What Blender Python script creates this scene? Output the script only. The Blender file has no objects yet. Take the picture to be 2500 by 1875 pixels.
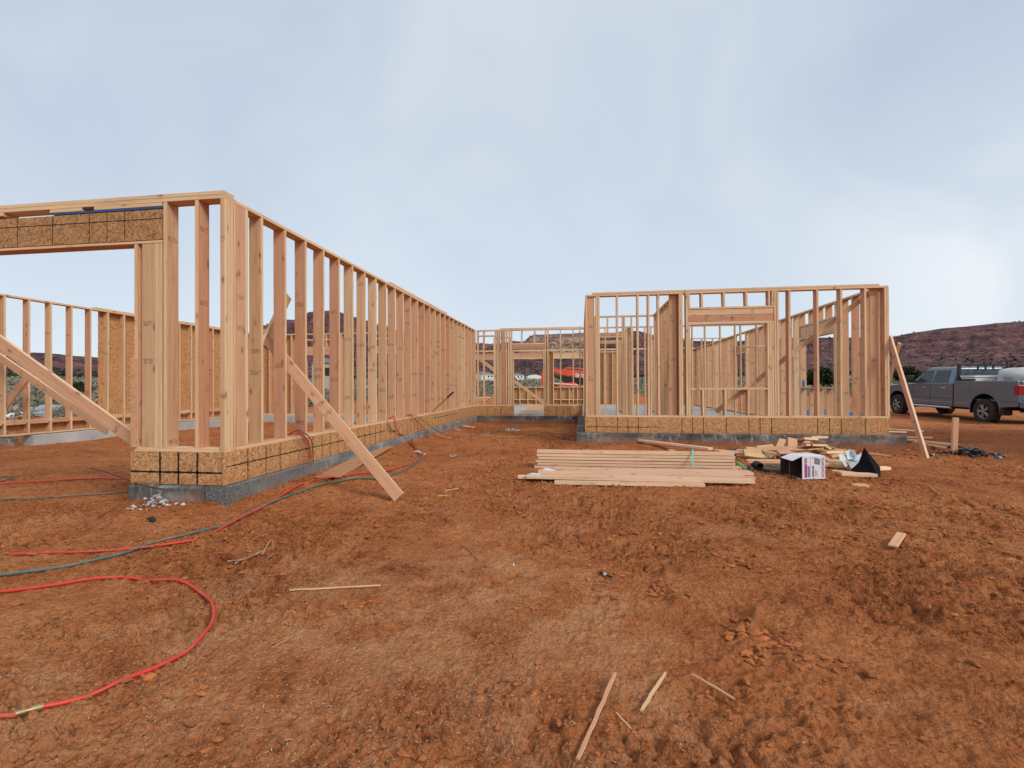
import bpy, math, random
import numpy as np
from mathutils import Vector, Matrix
random.seed(7); RNG = np.random.RandomState(11)
SC = bpy.context.scene
COL = SC.collection
PI = math.pi

# ------------------------------------------------------------------ camera
F, YAW, PIT, ROLL, H = 1172.86, .142, .0061, -.0043, 1.14      # focal length in px of a 2500 px wide frame
_w = Vector((-math.sin(YAW)*math.cos(PIT), math.cos(YAW)*math.cos(PIT), math.sin(PIT)))
_r0 = Vector((math.cos(YAW), math.sin(YAW), 0)); _u0 = _r0.cross(_w)
CR = _r0*math.cos(ROLL) + _u0*math.sin(ROLL); CU = -_r0*math.sin(ROLL) + _u0*math.cos(ROLL); CW = _w
CP = Vector((0, 0, H))
cd = bpy.data.cameras.new('camera'); cam = bpy.data.objects.new('camera', cd); COL.objects.link(cam)
m = Matrix((CR, CU, -CW)).transposed().to_4x4(); m.translation = CP; cam.matrix_world = m
cd.sensor_width = 36; cd.lens = 36*F/2500; cd.clip_start = .05; cd.clip_end = 9000
SC.camera = cam

def ray(px, py): return CW + CR*((px-1250)/F) - CU*((py-937.5)/F)
# ------------------------------------------------------------------ sky, sun, exposure
SUN_EL, SUN_AZ = math.radians(38), math.radians(128)     # azimuth clockwise from +Y
W = bpy.data.worlds.new('World'); SC.world = W; W.use_nodes = True
nt = W.node_tree; nt.nodes.clear()
def N(t, kind, **k):
    n = t.nodes.new(kind)
    for a, b in k.items():
        if a.startswith('i_'): n.inputs[int(a[2:]) if a[2:].isdigit() else a[2:].replace('_', ' ')].default_value = b
        else: setattr(n, a, b)
    return n
def L(t, a, b): t.links.new(a, b)
out = N(nt, 'ShaderNodeOutputWorld'); bg = N(nt, 'ShaderNodeBackground'); bg.inputs[1].default_value = .1
sky = N(nt, 'ShaderNodeTexSky', sky_type='NISHITA', sun_disc=False, sun_elevation=SUN_EL, sun_rotation=SUN_AZ)
tc = N(nt, 'ShaderNodeTexCoord'); sep = N(nt, 'ShaderNodeSeparateXYZ'); L(nt, tc.outputs['Generated'], sep.inputs[0])
def M(t, op, a, b=None, c=None, clamp=False):
    n = t.nodes.new('ShaderNodeMath'); n.operation = op; n.use_clamp = clamp
    for i, v in enumerate((a, b, c)):
        if v is None: continue
        if hasattr(v, 'is_linked'): t.links.new(v, n.inputs[i])
        else: n.inputs[i].default_value = v
    return n.outputs[0]
def ramp(t, fac, stops, interp='LINEAR'):
    n = t.nodes.new('ShaderNodeValToRGB'); n.color_ramp.interpolation = interp
    e = n.color_ramp.elements
    while len(e) < len(stops): e.new(.5)
    for i, (p, c) in enumerate(stops):
        e[i].position = p; e[i].color = (c, c, c, 1) if isinstance(c, (int, float)) else (*c, 1)
    t.links.new(fac, n.inputs[0]); return n.outputs[0]
def mix(t, fac, a, b, blend='MIX'):
    n = t.nodes.new('ShaderNodeMix'); n.data_type = 'RGBA'; n.blend_type = blend
    for i, v in ((0, fac), (6, a), (7, b)):
        if hasattr(v, 'is_linked'): t.links.new(v, n.inputs[i])
        else: n.inputs[i].default_value = v if i == 0 else (*v, 1)
    return n.outputs[2]
zc = M(nt, 'MAXIMUM', sep.outputs[2], 0); zd = M(nt, 'ADD', zc, .4)
cmb = N(nt, 'ShaderNodeCombineXYZ')
L(nt, M(nt, 'DIVIDE', sep.outputs[0], zd), cmb.inputs[0]); L(nt, M(nt, 'DIVIDE', sep.outputs[1], zd), cmb.inputs[1])
def noise(t, vec, scale, detail=4, rough=.55, dist=0, dim='3D'):
    n = N(t, 'ShaderNodeTexNoise', noise_dimensions=dim); n.inputs['Scale'].default_value = scale
    n.inputs['Detail'].default_value = detail; n.inputs['Roughness'].default_value = rough; n.inputs['Distortion'].default_value = dist
    t.links.new(vec, n.inputs['Vector']); return n.outputs[0]
mp = N(nt, 'ShaderNodeMapping'); mp.inputs['Rotation'].default_value = (0, 0, .9); mp.inputs['Scale'].default_value = (.75, .6, 1); mp.inputs['Location'].default_value = (3.1, 1.7, 0)
L(nt, cmb.outputs[0], mp.inputs[0])
n1 = noise(nt, mp.outputs[0], .8, 4, .45, .4); n2 = noise(nt, tc.outputs['Generated'], 2.4, 5, .5, .9)
nn = M(nt, 'ADD', M(nt, 'MULTIPLY', n1, .55), M(nt, 'MULTIPLY', n2, .45))
cl = ramp(nt, nn, [(.37, (4.55, 5.35, 6.65)), (.49, (5.3, 6.1, 7.25)), (.62, (6.4, 7.05, 7.85))])
hz = ramp(nt, sep.outputs[2], [(0, 1), (.16, .62), (.42, .16), (.8, .0)])
cl2 = mix(nt, hz, cl, (7.2, 8.0, 8.8))
bd = ray(2480, 640).normalized(); dp = N(nt, 'ShaderNodeVectorMath', operation='DOT_PRODUCT'); L(nt, tc.outputs['Generated'], dp.inputs[0]); dp.inputs[1].default_value = bd   # thin bright gap in the overcast
gap = M(nt, 'MULTIPLY', ramp(nt, dp.outputs['Value'], [(.962, 0), (.992, .5), (1, .8)]), ramp(nt, n2, [(.4, .2), (.55, 1)]))
cl2 = mix(nt, M(nt, 'MULTIPLY', gap, .7), cl2, (9.6, 9.7, 9.8))
fin = mix(nt, .9, sky.outputs[0], cl2)
L(nt, fin, bg.inputs[0]); L(nt, bg.outputs[0], out.inputs[0])
sl = bpy.data.lights.new('sun', 'SUN'); sl.energy = 2.1; sl.angle = math.radians(20); sl.color = (1, .95, .88)
so = bpy.data.objects.new('sun', sl); COL.objects.link(so)
sd = Vector((math.sin(SUN_AZ)*math.cos(SUN_EL), math.cos(SUN_AZ)*math.cos(SUN_EL), math.sin(SUN_EL)))
so.rotation_euler = sd.to_track_quat('Z', 'Y').to_euler(); so.location = (20, -10, 30)
vs = SC.view_settings; vs.view_transform = 'Standard'; vs.look = 'None'; vs.gamma = 1; vs.exposure = .12

# ------------------------------------------------------------------ helpers
def on(px, py, ax, v):                      # where the sight line meets a real plane of the house
    d = ray(px, py); return CP + d*((v-CP[ax])/d[ax])
def dep(px, py, z): return CP + ray(px, py)*z
def h2(ix, iy, s):
    n = (ix.astype(np.int64)*374761393 + iy.astype(np.int64)*668265263 + s*1274126177) & 0x7fffffff
    n = ((n ^ (n >> 13))*1274126177) & 0x7fffffff
    n = ((n ^ (n >> 16))*2246822519) & 0x7fffffff
    return ((n ^ (n >> 15)) & 0xffff)/65535.
def vn(x, y, s=0):
    ix, iy = np.floor(x), np.floor(y); fx, fy = x-ix, y-iy
    fx = fx*fx*(3-2*fx); fy = fy*fy*(3-2*fy)
    a, b, c, d = h2(ix, iy, s), h2(ix+1, iy, s), h2(ix, iy+1, s), h2(ix+1, iy+1, s)
    return (a+(b-a)*fx)*(1-fy)+(c+(d-c)*fx)*fy
def fbm(x, y, s=0, o=4):
    v = 0; a = .5
    for i in range(o):
        v = v+a*vn(x*2**i+i*17.3, y*2**i-i*9.1, s+i); a *= .5
    return v
def sst(a, b, x):
    t = np.clip((x-a)/(b-a), 0, 1); return t*t*(3-2*t)
def gauss(x, y, cx, cy, sx, sy, rot=0):
    c, s = math.cos(rot), math.sin(rot); dx, dy = x-cx, y-cy
    u, v = c*dx+s*dy, -s*dx+c*dy
    return np.exp(-(u/sx)**2-(v/sy)**2)
X1, Y1, X2, X3, Y2, Y3, ZP, XG, YR = -3.304, 4.077, .10, 5.575, 9.65, 15.04, .5365, -10.94, 24.0
TRR = dep(2410, 1035.7, 16.2); TRF = dep(2187, 1007, 20.7)
def gbase(x, y):
    r = np.sqrt(x*x+y*y)
    z = .022*np.maximum(r-70, 0)*sst(70, 160, r)
    z = z+(.10*(fbm(x*.22, y*.22, 3, 3)-.45))*(1-sst(60, 90, r))
    # soil banked against the stem walls
    z = z+.09*np.exp(-np.maximum(x-X1, 0)/.55)*sst(4.2, 5.4, y)*(1-sst(14, 15.5, y))*(x > X1-1)
    z = z+.05*gauss(x, y, -4.0, 3.55, .9, .45)+.09*gauss(x, y, -2.45, 5.9, .45, .5, .4)
    z = z-.05*gauss(x, y, -3.22, 3.93, .16, .16)+.075*gauss(x, y, -3.95, 3.95, .75, .5)
    z = z+.05*gauss(x, y, -1.6, 3.8, .7, .35, .6)
    z = z+.03*gauss(x, y, 2.8, Y2-.3, 3.2, .35)
    z = z-.13*gauss(x, y, TRR.x, TRR.y, 5, 5)
    return z
def cells(x, y, s):                        # distance to nearest random point: lumpy clods
    ix, iy = np.floor(x), np.floor(y); best = np.full(np.shape(x), 9.)
    for a in (-1, 0, 1):
        for b in (-1, 0, 1):
            jx, jy = ix+a, iy+b
            d = (jx+h2(jx, jy, s)-x)**2+(jy+h2(jx, jy, s+5)-y)**2
            best = np.minimum(best, d)
    return np.sqrt(best)
SCF = [([(1856, 1500), (1838, 1545), (1800, 1600), (1700, 1655), (1560, 1722), (1450, 1757), (1380, 1792)], .020, .022), ([(1640, 1400), (1612, 1436), (1648, 1480)], .030, .04), ([(1850, 1490), (1835, 1540), (1812, 1570)], .035, .04),
       ([(1240, 1440), (1130, 1472), (1010, 1512), (940, 1500)], -.014, .02), ([(1180, 1400), (1330, 1345), (1480, 1300), (1650, 1268), (1900, 1228)], .020, .07), ([(1205, 1425), (1360, 1370), (1520, 1325), (1690, 1290)], -.018, .06),
       ([(2060, 1350), (2280, 1470), (2520, 1630)], .022, .09), ([(2000, 1400), (2200, 1530), (2450, 1740)], -.020, .08), ([(1980, 1205), (2230, 1255), (2520, 1290)], .030, .13), ([(1960, 1240), (2200, 1300), (2500, 1360)], -.028, .12), ([(1930, 1455), (2150, 1640), (2400, 1870)], .016, .05),
       ([(820, 1505), (1000, 1425), (1200, 1352), (1420, 1290), (1560, 1256)], .012, .05), ([(300, 1290), (450, 1262), (600, 1225), (760, 1195)], .030, .10), ([(720, 1290), (820, 1240), (950, 1200), (1080, 1175)], .022, .10), ([(100, 1290), (260, 1275), (420, 1290)], .030, .12), ([(1380, 1560), (1400, 1640), (1500, 1700)], -.012, .03)]
SCF = [([(on(a, b, 2, 0).x, on(a, b, 2, 0).y) for a, b in q_], am, wd) for q_, am, wd in SCF]
def scuffs(x, y):
    z = np.zeros(np.shape(x))
    for q_, am, wd in SCF:
        xs_, ys_ = [a[0] for a in q_], [a[1] for a in q_]; mk = (x > min(xs_)-.4) & (x < max(xs_)+.4) & (y > min(ys_)-.4) & (y < max(ys_)+.4)
        if not mk.any(): continue
        X_, Y_ = x[mk], y[mk]; best = np.full(X_.shape, 9.); wx, wy = X_+.05*(vn(X_*9, Y_*9, 61)-.5), Y_+.05*(vn(X_*9, Y_*9, 62)-.5)
        for (ax, ay), (bx, by) in zip(q_[:-1], q_[1:]):
            dx, dy = bx-ax, by-ay; t = np.clip(((wx-ax)*dx+(wy-ay)*dy)/(dx*dx+dy*dy), 0, 1); best = np.minimum(best, np.hypot(wx-ax-t*dx, wy-ay-t*dy))
        z[mk] += am*np.exp(-(best/wd)**2)*(.45+1.0*vn(X_*14, Y_*14, 63))
    return z
def gh(x, y):
    x = np.asarray(x, float); y = np.asarray(y, float); r = np.sqrt(x*x+y*y)
    z = gbase(x, y)
    near = 1-sst(24, 45, r)
    wx, wy = x+.25*fbm(x*2.2, y*2.2, 31, 2), y+.25*fbm(x*2.2, y*2.2, 41, 2)
    patch = sst(.38, .60, fbm(x*.9, y*.9, 21, 4))
    z = z+near*(.050*(fbm(x*1.3, y*1.3, 51, 3)-.45)+(.010+.042*patch)*(fbm(wx*4.2, wy*6, 61, 3)-.45))
    p2 = sst(.36, .6, fbm(x*2.7+9, y*3.6, 22, 3))
    z = z+near*(.012+.040*patch*p2)*(.5-np.clip(cells(wx*9, wy*13, 71), 0, 1))
    z = z+near*(.012+.020*p2)*(.5-np.clip(cells(wx*22, wy*29, 81), 0, 1))
    z = z-near*(.014+.020*p2)*np.exp(-(np.abs(vn(wx*9, wy*15, 33)-.5)/.06)**2)*(.3+.7*patch)
    z = z+near*.012*(fbm(x*32, y*40, 91, 2)-.4)*(.5+p2)
    # flaky broken crust: small terraces with crisp edges
    rough = np.clip(.12+patch*(.5+.9*vn(x*1.7, y*2.1, 77))+.5*sst(3, 8, x)+.35*(x < -2)*(y > 2.4), 0, 1.4)*(1-.45*gauss(x, y, -1.2, 1.9, 1.0, .8))
    for sc_, am_, k in ((4.2, .030, 0), (9.5, .017, 3), (21, .008, 5)):
        u = fbm(wx*sc_*.8+x*.15*sc_, wy*sc_*1.25, 101+k, 3)*8+k; fr = u-np.floor(u)
        z = z+near*am_*rough*(sst(.80, .98, fr)-fr*.9)
    z = z+scuffs(x, y)
    # wheel ruts
    for k, (ax, ay, bx, by, am) in enumerate(((3.2, 2.2, 11, 9.4, .030), (4.9, 2.0, 12.5, 8.6, .028), (7.2, 5.6, 16, 15, .09), (9.0, 5.2, 18, 14, .09), (6.2, 10.6, 13, 9.2, .08), (6.0, 9.6, 12.5, 8.0, .06), (.8, 1.2, 2.6, 5.6, .016), (8.2, 12.2, 14.5, 13.2, .09))):
        dx, dy = bx-ax, by-ay; ll = math.hypot(dx, dy)
        t = ((x-ax)*dx+(y-ay)*dy)/ll; d = ((x-ax)*-dy+(y-ay)*dx)/ll+.12*np.sin(t*.7+k)
        e = sst(-.5, .6, t)*(1-sst(ll-.6, ll+.5, t))
        z = z+am*e*(-np.exp(-(d/.14)**2)+.8*np.exp(-((np.abs(d)-.27)/.09)**2))*(.6+.8*vn(t*6, d*3, 7))+.010*e*near*(np.abs(d) < .12)*(np.sin(t*2*PI/.075+np.abs(d)*26) > .2)*sst(.3, .6, vn(t*.8, t*0, 9+k))
    return z
def g1(x, y): return float(gh(np.array([x]), np.array([y]))[0])
def G(px, py, dz=0):                       # a spot on the ground under a sight line
    z = 0
    for _ in range(6):
        p = on(px, py, 2, z+dz); z = g1(p.x, p.y)
    return Vector((p.x, p.y, z+dz))

def GS(px, py, dz=0):
    z = 0
    for _ in range(6):
        p = on(px, py, 2, z+dz); z = float(gbase(np.array([p.x]), np.array([p.y]))[0])
    return Vector((p.x, p.y, g1(p.x, p.y)+dz))
WM = {}
def link(name, data, mat4=None, parent=None, mat=None):
    o = bpy.data.objects.new(name, data); COL.objects.link(o)
    mat4 = mat4 or Matrix.Identity(4); WM[o.name] = mat4
    if parent is not None: o.parent = parent; o.matrix_basis = WM[parent.name].inverted() @ mat4
    else: o.matrix_basis = mat4
    if mat is not None and data is not None:
        if isinstance(mat, (list, tuple)):
            for q in mat: data.materials.append(q)
        elif not data.materials: data.materials.append(mat)
    return o
def T(x, y=0, z=0): return Matrix.Translation(x if isinstance(x, Vector) else Vector((x, y, z)))
def RZ(a): return Matrix.Rotation(a, 4, 'Z')
def frame(o, ex, ey):
    ex = Vector(ex).normalized(); ey = Vector(ey); ey = (ey-ex*ey.dot(ex)).normalized(); ez = ex.cross(ey)
    mm = Matrix((ex, ey, ez)).transposed().to_4x4(); mm.translation = o; return mm
def tag(o, label=None, cat=None, group=None, kind=None):
    for k, v in (('label', label), ('category', cat), ('group', group), ('kind', kind)):
        if v: o[k] = v
    return o
def empty(name, mat4, label, cat, group=None):
    o = link(name, None, mat4); o.empty_display_size = .2; return tag(o, label, cat, group)
class MB:
    def __init__(s): s.v = []; s.f = []; s.mi = []; s.sm = []
    def add(s, vs, fs, mi=0, sm=False, mat4=None):
        b = len(s.v)
        for v in vs:
            v = Vector(v); s.v.append(tuple(mat4 @ v if mat4 else v))
        for f in fs: s.f.append([i+b for i in f]); s.mi.append(mi); s.sm.append(sm)
        return s
    def box(s, x0, x1, y0, y1, z0, z1, mi=0, mat4=None, c=0):
        if c <= 0:
            v = [(x, y, z) for x in (x0, x1) for y in (y0, y1) for z in (z0, z1)]
            f = [(0, 1, 3, 2), (4, 6, 7, 5), (0, 4, 5, 1), (2, 3, 7, 6), (0, 2, 6, 4), (1, 5, 7, 3)]
            return s.add(v, f, mi, False, mat4)
        pr = [(y0+c, z0), (y1-c, z0), (y1, z0+c), (y1, z1-c), (y1-c, z1), (y0+c, z1), (y0, z1-c), (y0, z0+c)]
        v = [(x0, a, b) for a, b in pr]+[(x1, a, b) for a, b in pr]
        f = [tuple(range(7, -1, -1)), tuple(range(8, 16))]+[(i, (i+1) % 8, 8+(i+1) % 8, 8+i) for i in range(8)]
        return s.add(v, f, mi, False, mat4)
    def cyl(s, p0, p1, r0, r1=None, n=12, mi=0, cap=True, sm=True):
        p0, p1 = Vector(p0), Vector(p1); r1 = r0 if r1 is None else r1
        fr = frame(p0, p1-p0, Vector((0, 0, 1)) if abs((p1-p0).normalized().z) < .9 else Vector((1, 0, 0)))
        ll = (p1-p0).length
        v = [fr @ Vector((xx, rr*math.cos(2*PI*i/n), rr*math.sin(2*PI*i/n))) for xx, rr in ((0, r0), (ll, r1)) for i in range(n)]
        s.add(v, [(i, (i+1) % n, n+(i+1) % n, n+i) for i in range(n)], mi, sm)
        if cap: s.add(v, [tuple(range(n-1, -1, -1)), tuple(range(n, 2*n))], mi, False)
        return s
    def prism(s, pts, y0, y1, mi=0, mat4=None, inset=None):      # profile in x,z
        n = len(pts)
        v = [(a, y0, b) for a, b in pts]+[(a, y1, b) for a, b in pts]
        return s.add(v, [tuple(range(n)), tuple(range(2*n-1, n-1, -1))]+[(i, n+i, n+(i+1) % n, (i+1) % n) for i in range(n)], mi, False, mat4)
    def tube(s, pts, r, n=8, mi=0):
        pts = [Vector(p) for p in pts]; rings = []
        up = Vector((0, 0, 1))
        for i, p in enumerate(pts):
            d = (pts[min(i+1, len(pts)-1)]-pts[max(i-1, 0)]).normalized()
            a = d.cross(up)
            if a.length < .1: a = d.cross(Vector((1, 0, 0)))
            a.normalize(); b = a.cross(d)
            rr = r(i/(len(pts)-1)) if callable(r) else r
            rings.append([p+a*rr*math.cos(2*PI*k/n)+b*rr*math.sin(2*PI*k/n) for k in range(n)])
        v = [q for R_ in rings for q in R_]
        f = [(i*n+k, i*n+(k+1) % n, (i+1)*n+(k+1) % n, (i+1)*n+k) for i in range(len(pts)-1) for k in range(n)]
        s.add(v, f, mi, True); s.add(rings[0]+rings[-1], [tuple(range(n-1, -1, -1)), tuple(range(n, 2*n))], mi)
        return s
    def mesh(s, name):
        me = bpy.data.meshes.new(name); me.from_pydata(s.v, [], s.f); me.polygons.foreach_set('material_index', s.mi); me.polygons.foreach_set('use_smooth', s.sm); me.update(); return me
    def build(s, name, mat, parent=None, mat4=None): return link(name, s.mesh(name), mat4, parent, mat)
    def world(s, name, mat, parent=None, origin=None):       # vertices given in world space, origin moved to the base
        a = np.array(s.v); o = Vector(origin) if origin is not None else Vector(((a[:, 0].min()+a[:, 0].max())/2, (a[:, 1].min()+a[:, 1].max())/2, a[:, 2].min()))
        s.v = [tuple(Vector(v)-o) for v in s.v]; return s.build(name, mat, parent, T(o))
def catmull(p, k=8):
    p = [Vector(q) for q in p]; q = [p[0]*2-p[1]]+p+[p[-1]*2-p[-2]]; o = []
    for i in range(1, len(q)-2):
        for j in range(k):
            t = j/k; o.append(.5*((2*q[i])+(q[i+1]-q[i-1])*t+(2*q[i-1]-5*q[i]+4*q[i+1]-q[i+2])*t*t+(3*q[i]-q[i-1]-3*q[i+1]+q[i+2])*t**3))
    o.append(p[-1]); return o
def bulk(name, v, f, mat, sm=False, mat4=None, mi=None):        # numpy mesh, quads or tris of one size
    me = bpy.data.meshes.new(name); v = np.asarray(v, np.float32); f = np.asarray(f, np.int32); k = f.shape[1]
    me.vertices.add(len(v)); me.vertices.foreach_set('co', v.ravel())
    me.loops.add(f.size); me.loops.foreach_set('vertex_index', f.ravel())
    me.polygons.add(len(f)); me.polygons.foreach_set('loop_start', np.arange(0, f.size, k, dtype=np.int32))
    me.polygons.foreach_set('use_smooth', np.full(len(f), sm)); me.update(calc_edges=True)
    return link(name, me, mat4, None, mat)

# ------------------------------------------------------------------ materials
def mat(name, rough=.8, spec=.25):
    m_ = bpy.data.materials.new(name); m_.use_nodes = True; t = m_.node_tree
    b = t.nodes['Principled BSDF']; b.inputs['Roughness'].default_value = rough; b.inputs['Specular IOR Level'].default_value = spec
    return m_, t, b
def bump(t, b, h, s=.3, d=.01):
    n = t.nodes.new('ShaderNodeBump'); n.inputs['Strength'].default_value = s; n.inputs['Distance'].default_value = d
    t.links.new(h, n.inputs['Height']); t.links.new(n.outputs[0], b.inputs['Normal']); return n
def mapv(t, vec, sc=(1, 1, 1), loc=(0, 0, 0)):
    n = t.nodes.new('ShaderNodeMapping'); n.inputs['Scale'].default_value = sc; n.inputs['Location'].default_value = loc; t.links.new(vec, n.inputs[0]); return n.outputs[0]
def vadd(t, a, b):
    n = t.nodes.new('ShaderNodeVectorMath'); n.operation = 'ADD'; t.links.new(a, n.inputs[0]); t.links.new(b, n.inputs[1]); return n.outputs[0]
def simple(name, col, rough=.7, spec=.3, var=.12, sc=6, metal=0, coat=0):
    m_, t, b = mat(name, rough, spec); o = N(t, 'ShaderNodeTexCoord').outputs['Object']
    n = noise(t, o, sc, 5, .6)
    L(t, ramp(t, n, [(.3, tuple(c*(1-var) for c in col)), (.7, tuple(min(1, c*(1+var)) for c in col))]), b.inputs['Base Color'])
    b.inputs['Metallic'].default_value = metal; b.inputs['Coat Weight'].default_value = coat
    L(t, ramp(t, n, [(.3, max(0, rough-.08)), (.7, min(1, rough+.08))]), b.inputs['Roughness']); return m_
def wood(name, tint=(1, 1, 1), stamp=True, clean=False):
    m_, t, b = mat(name, .72, .2)
    c = N(t, 'ShaderNodeTexCoord'); oi = N(t, 'ShaderNodeObjectInfo'); rnd = oi.outputs['Random']
    off = N(t, 'ShaderNodeCombineXYZ'); L(t, M(t, 'MULTIPLY', rnd, 37.1), off.inputs[0]); L(t, M(t, 'MULTIPLY', rnd, 91.7), off.inputs[1]); L(t, M(t, 'MULTIPLY', rnd, 53.3), off.inputs[2])
    o = vadd(t, c.outputs['Object'], off.outputs[0])
    warp = noise(t, mapv(t, o, (1.4, 5, 5)), 1, 3)
    wv = N(t, 'ShaderNodeCombineXYZ'); L(t, M(t, 'MULTIPLY', warp, .05), wv.inputs[1]); L(t, M(t, 'MULTIPLY', warp, .05), wv.inputs[2])
    ow = vadd(t, o, wv.outputs[0])
    g = noise(t, mapv(t, ow, (1.1, 62, 62)), 1, 4, .6); g2 = noise(t, mapv(t, ow, (.6, 16, 16)), 1, 2, .5)
    fine = noise(t, mapv(t, o, (5, 240, 240)), 1, 2)
    hue = noise(t, mapv(t, o, (.5, 3, 3)), 1, 2)
    sel = M(t, 'ADD', M(t, 'MULTIPLY', rnd, .80), M(t, 'MULTIPLY', hue, .20), clamp=True)
    base = ramp(t, sel, [(.10, (.54, .275, .162)), (.28, (.62, .33, .195)), (.48, (.65, .38, .222)), (.66, (.60, .375, .21)), (.78, (.68, .43, .25)), (.92, (.74, .53, .32))])
    sp = N(t, 'ShaderNodeSeparateXYZ'); L(t, c.outputs['Normal'], sp.inputs[0])
    edge = M(t, 'GREATER_THAN', M(t, 'ABSOLUTE', sp.outputs[1]), .75)
    endg = M(t, 'GREATER_THAN', M(t, 'ABSOLUTE', sp.outputs[0]), .75)
    base = mix(t, M(t, 'MULTIPLY', edge, .72), base, (.81, .59, .35))
    base = mix(t, M(t, 'MULTIPLY', endg, .5), base, (.62, .40, .24))
    gr = M(t, 'ADD', M(t, 'MULTIPLY', g, .6), M(t, 'ADD', M(t, 'MULTIPLY', g2, .25), M(t, 'MULTIPLY', fine, .15)))
    col = mix(t, 1, base, ramp(t, gr, [(.30, (.52, .44, .40)), (.43, (.88, .85, .82)), (.55, (1.0, 1.0, 1.0)), (.75, (1.10, 1.10, 1.10))]), 'MULTIPLY')
    vo = N(t, 'ShaderNodeTexVoronoi'); vo.inputs['Scale'].default_value = 1; L(t, mapv(t, o, (4.2, 9.5, 9.5)), vo.inputs['Vector'])
    vsel = N(t, 'ShaderNodeSeparateColor'); L(t, vo.outputs['Color'], vsel.inputs[0])
    kn = M(t, 'MULTIPLY', ramp(t, vo.outputs['Distance'], [(.06, 1.0), (.11, .8), (.15, .22), (.30, 0)]), M(t, 'GREATER_THAN', vsel.outputs[0], .35))
    if clean: kn = M(t, 'MULTIPLY', kn, .45)
    col = mix(t, M(t, 'MULTIPLY', kn, .75), col, (.22, .085, .035))
    if stamp:
        so_ = N(t, 'ShaderNodeSeparateXYZ'); L(t, c.outputs['Object'], so_.inputs[0])
        marks = None
        for a, b_, ww in ((1.9, -.95, .055), (2.3, -1.2, .05)):
            x0 = M(t, 'ADD', M(t, 'MULTIPLY', M(t, 'FRACT', M(t, 'MULTIPLY', rnd, 7.31*a)), a), b_)
            dx = M(t, 'ABSOLUTE', M(t, 'SUBTRACT', so_.outputs[0], x0)); mk = M(t, 'LESS_THAN', dx, ww/2)
            marks = mk if marks is None else M(t, 'MAXIMUM', marks, mk)
        inner = M(t, 'LESS_THAN', M(t, 'ABSOLUTE', so_.outputs[1]), .052)
        glyph = noise(t, mapv(t, c.outputs['Object'], (60, 130, 20)), 1, 1)
        gl = M(t, 'GREATER_THAN', glyph, .5)
        on_ = M(t, 'MULTIPLY', M(t, 'MULTIPLY', marks, inner), M(t, 'MULTIPLY', gl, M(t, 'SUBTRACT', 1, edge)))
        col = mix(t, M(t, 'MULTIPLY', on_, .55), col, (.10, .055, .04))
    dirt = noise(t, mapv(t, o, (2, 9, 9)), 1, 4)
    col = mix(t, ramp(t, dirt, [(.56, 0), (.75, .28)]), col, (.42, .20, .11))
    if tint != (1, 1, 1): col = mix(t, 1, col, tint, 'MULTIPLY')
    L(t, col, b.inputs['Base Color']); bump(t, b, gr, .25, .003); return m_
M_WOOD = wood('framing_lumber'); M_PALE = wood('pale_lumber', (1.2, 1.24, 1.36), True, True); M_STACK = wood('stacked_lumber', (1.06, 1.06, 1.16), True, True); M_SHORT = wood('offcut_lumber', (1.04, 1.04, 1), False, True); M_OLD = wood('weathered_wood', (.66, .62, .58), False)
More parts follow.
